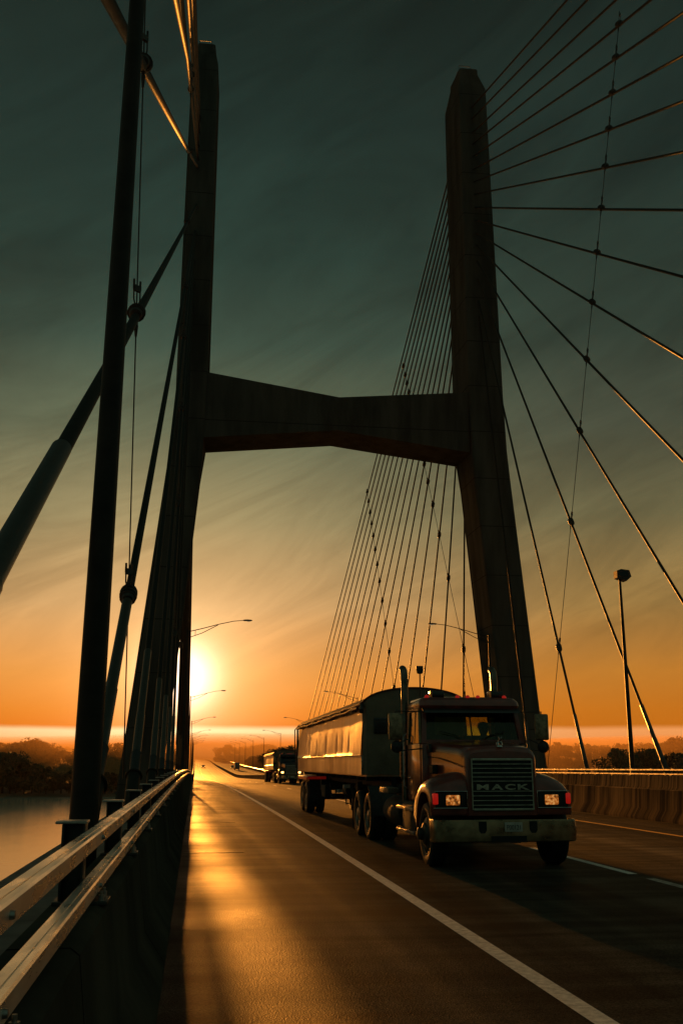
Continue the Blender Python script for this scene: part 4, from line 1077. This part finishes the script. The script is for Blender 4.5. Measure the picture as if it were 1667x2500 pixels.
# right
x = 1195
while x < 1640:
    plant(x, rd.uniform(540, 600), 9.4+rd.uniform(-2.2, 1.6)+(2.5 if x > 1540 else 0), 'pale', rd.choice((0, 1, 3, 2, 1)), 'misty trees on the right horizon', 'misty tree in the pale row beyond the right hand railing'); x += rd.uniform(11, 16)
x = 1415
while x < 1640:
    plant(x, rd.uniform(352, 366), 4.2+rd.uniform(-1.6, 1.4), 'dark', rd.choice((0, 1, 2)), 'dark trees at the right edge', 'dark tree standing nearer at the right edge behind the railing'); x += rd.uniform(15, 21)
x = 1190
while x < 1420:
    plant(x, rd.uniform(352, 372), -3.2+rd.uniform(-1.5, 1.2), 'dark', rd.choice((0, 2)), 'low dark trees behind the right railing', 'low dark tree just above the right hand railing'); x += rd.uniform(15, 22)
# centre, beside the road on its right
for D, dist, zt in ((575, 620, 1.8), (583, 600, 2.4), (592, 590, 3.0), (602, 570, 2.8), (612, 560, 3.6), (622, 540, 4.4), (634, 520, 5.5), (650, 510, 6.5), (668, 500, 7.5), (690, 500, 8), (720, 510, 8)):
    plant(D, dist, zt, 'pale', rd.choice((0, 1, 2)), 'trees beside the far approach road', 'hazy roadside tree behind the far row of street lamps')
x = 505
while x < 1200:
    plant(x, rd.uniform(900, 960), 12+rd.uniform(-2, 2), 'pale', rd.choice((0, 1, 3, 2)), 'faint far trees at the end of the road', 'faint far tree dissolving in the orange mist beyond the trucks'); x += rd.uniform(9, 14)
# far wood that reads as one mass
vs = []; fs = []; rr = random.Random(9)
for i in range(26000):
    x = rr.uniform(-870, 870); y = rr.uniform(1120, 1400)
    if abs(x-CX) < 26: continue
    hh = 15+5*math.sin(x*.03+y*.01)+3*math.sin(x*.11)
    z = land_z(x, y)+rr.random()*hh; p = Vector((x, y, z))
    u = Vector((rr.gauss(0, 1), rr.gauss(0, 1), rr.gauss(0, 1))).normalized(); v = u.orthogonal().normalized(); s = rr.uniform(1.2, 2.8)
    k = len(vs); vs += [p-u*s, p+v*s*.6, p+u*s, p-v*s*.6]; fs.append((k, k+1, k+2, k+3))
b = MB(); b.add(vs, fs); o = b.build('far_wood', M['leaf_pale'], fix=False); tag(o, 'far off wood along the horizon lost in mist', 'wood', None, 'stuff')

# ------------------------------------------------------------------ haze
b = MB(); b.box(-895, 895, -140, 1498, -20.4, 84.5)
o = b.build('haze', bpy.data.materials.new('haze_air')); o['kind'] = 'stuff'; tag(o, 'thin orange evening haze filling the air over the river', 'haze')
hm = o.data.materials[0]; hm.use_nodes = True; N = hm.node_tree.nodes; N.remove(N['Principled BSDF'])
pv = N.new('ShaderNodeVolumePrincipled'); pv.inputs['Color'].default_value = (.93, .82, .66, 1); pv.inputs['Density'].default_value = .000018; pv.inputs['Anisotropy'].default_value = 0
hm.node_tree.links.new(pv.outputs[0], N['Material Output'].inputs['Volume'])
# thick low mist lying over the far bank
b = MB(); rings = []
for x in [-890+89*i for i in range(21)]:
    yf = 612+10*math.sin(x*.02); zt = 17.5+2.0*math.sin(x*.017+1)
    rings.append([(x, yf, -20.2), (x, yf, zt-9), (x, yf+40, zt-3), (x, yf+120, zt), (x, 1490, zt+2), (x, 1490, -20.2)])
b.loft(rings, True, True, False)
mm = bpy.data.materials.new('mist_air'); o = b.build('mist', mm); o['kind'] = 'stuff'; tag(o, 'bank of glowing orange mist lying over the far river bank and trees', 'mist')
mm.use_nodes = True; N = mm.node_tree.nodes; N.remove(N['Principled BSDF'])
pv = N.new('ShaderNodeVolumePrincipled'); pv.inputs['Color'].default_value = (.9, .56, .24, 1); pv.inputs['Density'].default_value = .0032; pv.inputs['Anisotropy'].default_value = .15
mm.node_tree.links.new(pv.outputs[0], N['Material Output'].inputs['Volume'])

# ------------------------------------------------------------------ sky
SUN_AZ, SUN_EL = R(-.9), R(4.35)
sd = Vector((math.sin(SUN_AZ)*math.cos(SUN_EL), math.cos(SUN_AZ)*math.cos(SUN_EL), math.sin(SUN_EL)))
W = bpy.data.worlds.new('World'); S.world = W; W.use_nodes = True
nt = W.node_tree; N = nt.nodes; L = nt.links; bg = N['Background']
def lin(c): return tuple(((v/255)/12.92 if v/255 <= .04045 else ((v/255+.055)/1.055)**2.4) for v in c)
tc = N.new('ShaderNodeTexCoord'); nrm = N.new('ShaderNodeVectorMath'); nrm.operation = 'NORMALIZE'; L.new(tc.outputs['Generated'], nrm.inputs[0])
sep = N.new('ShaderNodeSeparateXYZ'); L.new(nrm.outputs[0], sep.inputs[0])
def math_(op, a=None, b=None, c=None):
    n = N.new('ShaderNodeMath'); n.operation = op
    for i, v in enumerate((a, b, c)):
        if v is None: continue
        if isinstance(v, (int, float)): n.inputs[i].default_value = v
        else: L.new(v, n.inputs[i])
    return n.outputs[0]
def ramp(fac, stops, interp='LINEAR'):
    r = N.new('ShaderNodeValToRGB'); L.new(fac, r.inputs[0]); e = r.color_ramp; e.interpolation = interp
    while len(e.elements) < len(stops): e.elements.new(.5)
    for el, (p, c) in zip(e.elements, stops): el.position = p; el.color = (*c, 1)
    return r.outputs[0]
def mixc(mode, f, a, b):
    n = N.new('ShaderNodeMixRGB'); n.blend_type = mode
    for i, v in enumerate((f, a, b)):
        if isinstance(v, (int, float)): n.inputs[i].default_value = v
        elif isinstance(v, tuple): n.inputs[i].default_value = (*v, 1)
        else: L.new(v, n.inputs[i])
    return n.outputs[0]
z = sep.outputs['Z']
hz = N.new('ShaderNodeTexNoise'); hz.inputs['Scale'].default_value = 7; hz.inputs['Detail'].default_value = 5; L.new(nrm.outputs[0], hz.inputs['Vector'])
zz = math_('SQRT', math_('MAXIMUM', math_('ADD', z, math_('MULTIPLY', math_('SUBTRACT', hz.outputs['Fac'], .5), .007)), 0.0))           # square root spreads the horizon out
def st(zv, c): return (math.sqrt(zv), lin(c))
STOPS_SUN = [st(0, (240, 140, 45)), st(.012, (252, 182, 105)), st(.0260, (254, 220, 160)), st(.0305, (232, 118, 22)), st(.045, (232, 130, 36)), st(.08, (226, 146, 66)), st(.144, (190, 148, 97)),
     st(.229, (142, 131, 93)), st(.313, (90, 99, 76)), st(.394, (52, 73, 61)), st(.47, (34, 56, 48)), st(.57, (27, 44, 38)), st(.66, (23, 35, 29)), st(1, (22, 32, 27))]
STOPS_SIDE = [st(0, (205, 105, 35)), st(.012, (236, 145, 75)), st(.0260, (240, 156, 88)), st(.0305, (196, 108, 22)), st(.045, (196, 112, 26)), st(.08, (188, 120, 42)), st(.144, (150, 116, 62)),
     st(.229, (98, 92, 62)), st(.313, (68, 74, 58)), st(.394, (42, 55, 45)), st(.47, (34, 48, 40)), st(.57, (28, 42, 36)), st(.66, (23, 34, 28)), st(1, (22, 31, 26))]
c_sun = ramp(zz, STOPS_SUN); c_side = ramp(zz, STOPS_SIDE)
# cosine of the azimuth away from the sun
hv = N.new('ShaderNodeVectorMath'); hv.operation = 'MULTIPLY'; L.new(nrm.outputs[0], hv.inputs[0]); hv.inputs[1].default_value = (1, 1, 0)
hn = N.new('ShaderNodeVectorMath'); hn.operation = 'NORMALIZE'; L.new(hv.outputs[0], hn.inputs[0])
dt = N.new('ShaderNodeVectorMath'); dt.operation = 'DOT_PRODUCT'; L.new(hn.outputs[0], dt.inputs[0]); dt.inputs[1].default_value = (math.sin(SUN_AZ), math.cos(SUN_AZ), 0)
caz = dt.outputs['Value']
azdeg = math_('MULTIPLY', math_('ARCCOSINE', math_('MINIMUM', caz, .99999)), 180/PI)
mr = N.new('ShaderNodeMapRange'); mr.interpolation_type = 'SMOOTHSTEP'; L.new(azdeg, mr.inputs['Value']); mr.inputs['From Min'].default_value = 3; mr.inputs['From Max'].default_value = 25
base = mixc('MIX', mr.outputs[0], c_sun, c_side)
# behind the viewer: dim teal dusk
mb_ = N.new('ShaderNodeMapRange'); mb_.interpolation_type = 'SMOOTHSTEP'; L.new(azdeg, mb_.inputs['Value']); mb_.inputs['From Min'].default_value = 28; mb_.inputs['From Max'].default_value = 72
TEAL = (.044, .078, .056)
base = mixc('MIX', mb_.outputs[0], base, TEAL)
# glow round the sun
ds = N.new('ShaderNodeVectorMath'); ds.operation = 'DOT_PRODUCT'; L.new(nrm.outputs[0], ds.inputs[0]); ds.inputs[1].default_value = sd
ang = math_('MULTIPLY', math_('ARCCOSINE', math_('MINIMUM', ds.outputs['Value'], .9999999)), 180/PI)
def gauss(sig): return math_('EXPONENT', math_('MULTIPLY', math_('POWER', math_('DIVIDE', ang, sig), 2), -1))
def glow(col, sig):
    g = gauss(sig); n = N.new('ShaderNodeVectorMath'); n.operation = 'SCALE'; n.inputs[0].default_value = col; L.new(g, n.inputs['Scale']); return n.outputs[0]
# streaky high cloud
el_ = math_('ARCSINE', z); az_ = math_('ARCTAN2', sep.outputs['X'], sep.outputs['Y'])
cmb = N.new('ShaderNodeCombineXYZ'); L.new(az_, cmb.inputs[0]); L.new(el_, cmb.inputs[1])
mp = N.new('ShaderNodeMapping'); mp.vector_type = 'TEXTURE'; mp.inputs['Rotation'].default_value = (0, 0, R(24)); mp.inputs['Scale'].default_value = (.42, .10, 1); L.new(cmb.outputs[0], mp.inputs[0])
nz = N.new('ShaderNodeTexNoise'); nz.inputs['Scale'].default_value = 1.15; nz.inputs['Detail'].default_value = 8; nz.inputs['Roughness'].default_value = .66; nz.inputs['Distortion'].default_value = .9; L.new(mp.outputs[0], nz.inputs['Vector'])
cf = N.new('ShaderNodeMapRange'); cf.inputs['From Min'].default_value = .3; cf.inputs['From Max'].default_value = .72; cf.inputs['To Min'].default_value = .72; cf.inputs['To Max'].default_value = 1.42
L.new(nz.outputs['Fac'], cf.inputs['Value'])
fade = N.new('ShaderNodeMapRange'); fade.inputs['From Min'].default_value = .03; fade.inputs['From Max'].default_value = .14; L.new(z, fade.inputs['Value'])
cm = N.new('ShaderNodeMix'); cm.data_type = 'FLOAT'; L.new(fade.outputs[0], cm.inputs[0]); cm.inputs[2].default_value = 1.; L.new(cf.outputs[0], cm.inputs[3])
scl = N.new('ShaderNodeVectorMath'); scl.operation = 'SCALE'; L.new(base, scl.inputs[0]); L.new(cm.outputs[0], scl.inputs['Scale'])
tot = scl.outputs[0]
for col, sig in (((2.0, 1.75, 1.35), 1.6), ((.60, .38, .19), 3.9), ((.16, .075, .02), 8)):
    a = N.new('ShaderNodeVectorMath'); a.operation = 'ADD'; L.new(tot, a.inputs[0]); L.new(glow(col, sig), a.inputs[1]); tot = a.outputs[0]
# a little of the physical sky underneath
sky = N.new('ShaderNodeTexSky'); sky.sky_type = 'NISHITA'; sky.sun_disc = False; sky.sun_elevation = SUN_EL; sky.sun_rotation = SUN_AZ; sky.dust_density = 4
ns = N.new('ShaderNodeVectorMath'); ns.operation = 'SCALE'; L.new(sky.outputs[0], ns.inputs[0]); ns.inputs['Scale'].default_value = .002
a = N.new('ShaderNodeVectorMath'); a.operation = 'ADD'; L.new(tot, a.inputs[0]); L.new(ns.outputs[0], a.inputs[1]); tot = a.outputs[0]
# below the horizon: dark ground
gr_ = N.new('ShaderNodeMapRange'); gr_.inputs['From Min'].default_value = -.05; gr_.inputs['From Max'].default_value = -.002; L.new(z, gr_.inputs['Value'])
tot = mixc('MIX', gr_.outputs[0], (.01, .012, .008), tot)
L.new(tot, bg.inputs['Color']); bg.inputs['Strength'].default_value = .5

su = bpy.data.lights.new('sun', 'SUN'); su.energy = 5.0; su.angle = R(.5); su.color = (1, .34, .045)
so = bpy.data.objects.new('sun', su); COL.objects.link(so); so.location = (0, 300, 60)
sl_ = Vector((math.sin(R(-1.7))*math.cos(SUN_EL), math.cos(R(-1.7))*math.cos(SUN_EL), math.sin(SUN_EL)))
so.rotation_euler = (-sl_).to_track_quat('-Z', 'Y').to_euler()

# ------------------------------------------------------------------ camera, render
cd = bpy.data.cameras.new('camera'); cam = bpy.data.objects.new('camera', cd); COL.objects.link(cam); S.camera = cam
cam.location = (0, 0, 1.75); cd.sensor_fit = 'VERTICAL'; cd.sensor_height = 36; cd.sensor_width = 24; cd.lens = 36*2287/2352
cam.rotation_euler = (PI/2 + math.atan(564/2287), 0, -R(8.12)); cd.clip_start = .05; cd.clip_end = 20000
S.view_settings.view_transform = 'Standard'; S.view_settings.look = 'None'; S.view_settings.gamma = 1; S.view_settings.exposure = 1.0
S.cycles.use_denoising = True
S.cycles.max_bounces = 7; S.cycles.diffuse_bounces = 2; S.cycles.glossy_bounces = 3; S.cycles.transparent_max_bounces = 12; S.cycles.volume_bounces = 0
S.cycles.sample_clamp_indirect = 4; S.cycles.caustics_reflective = False
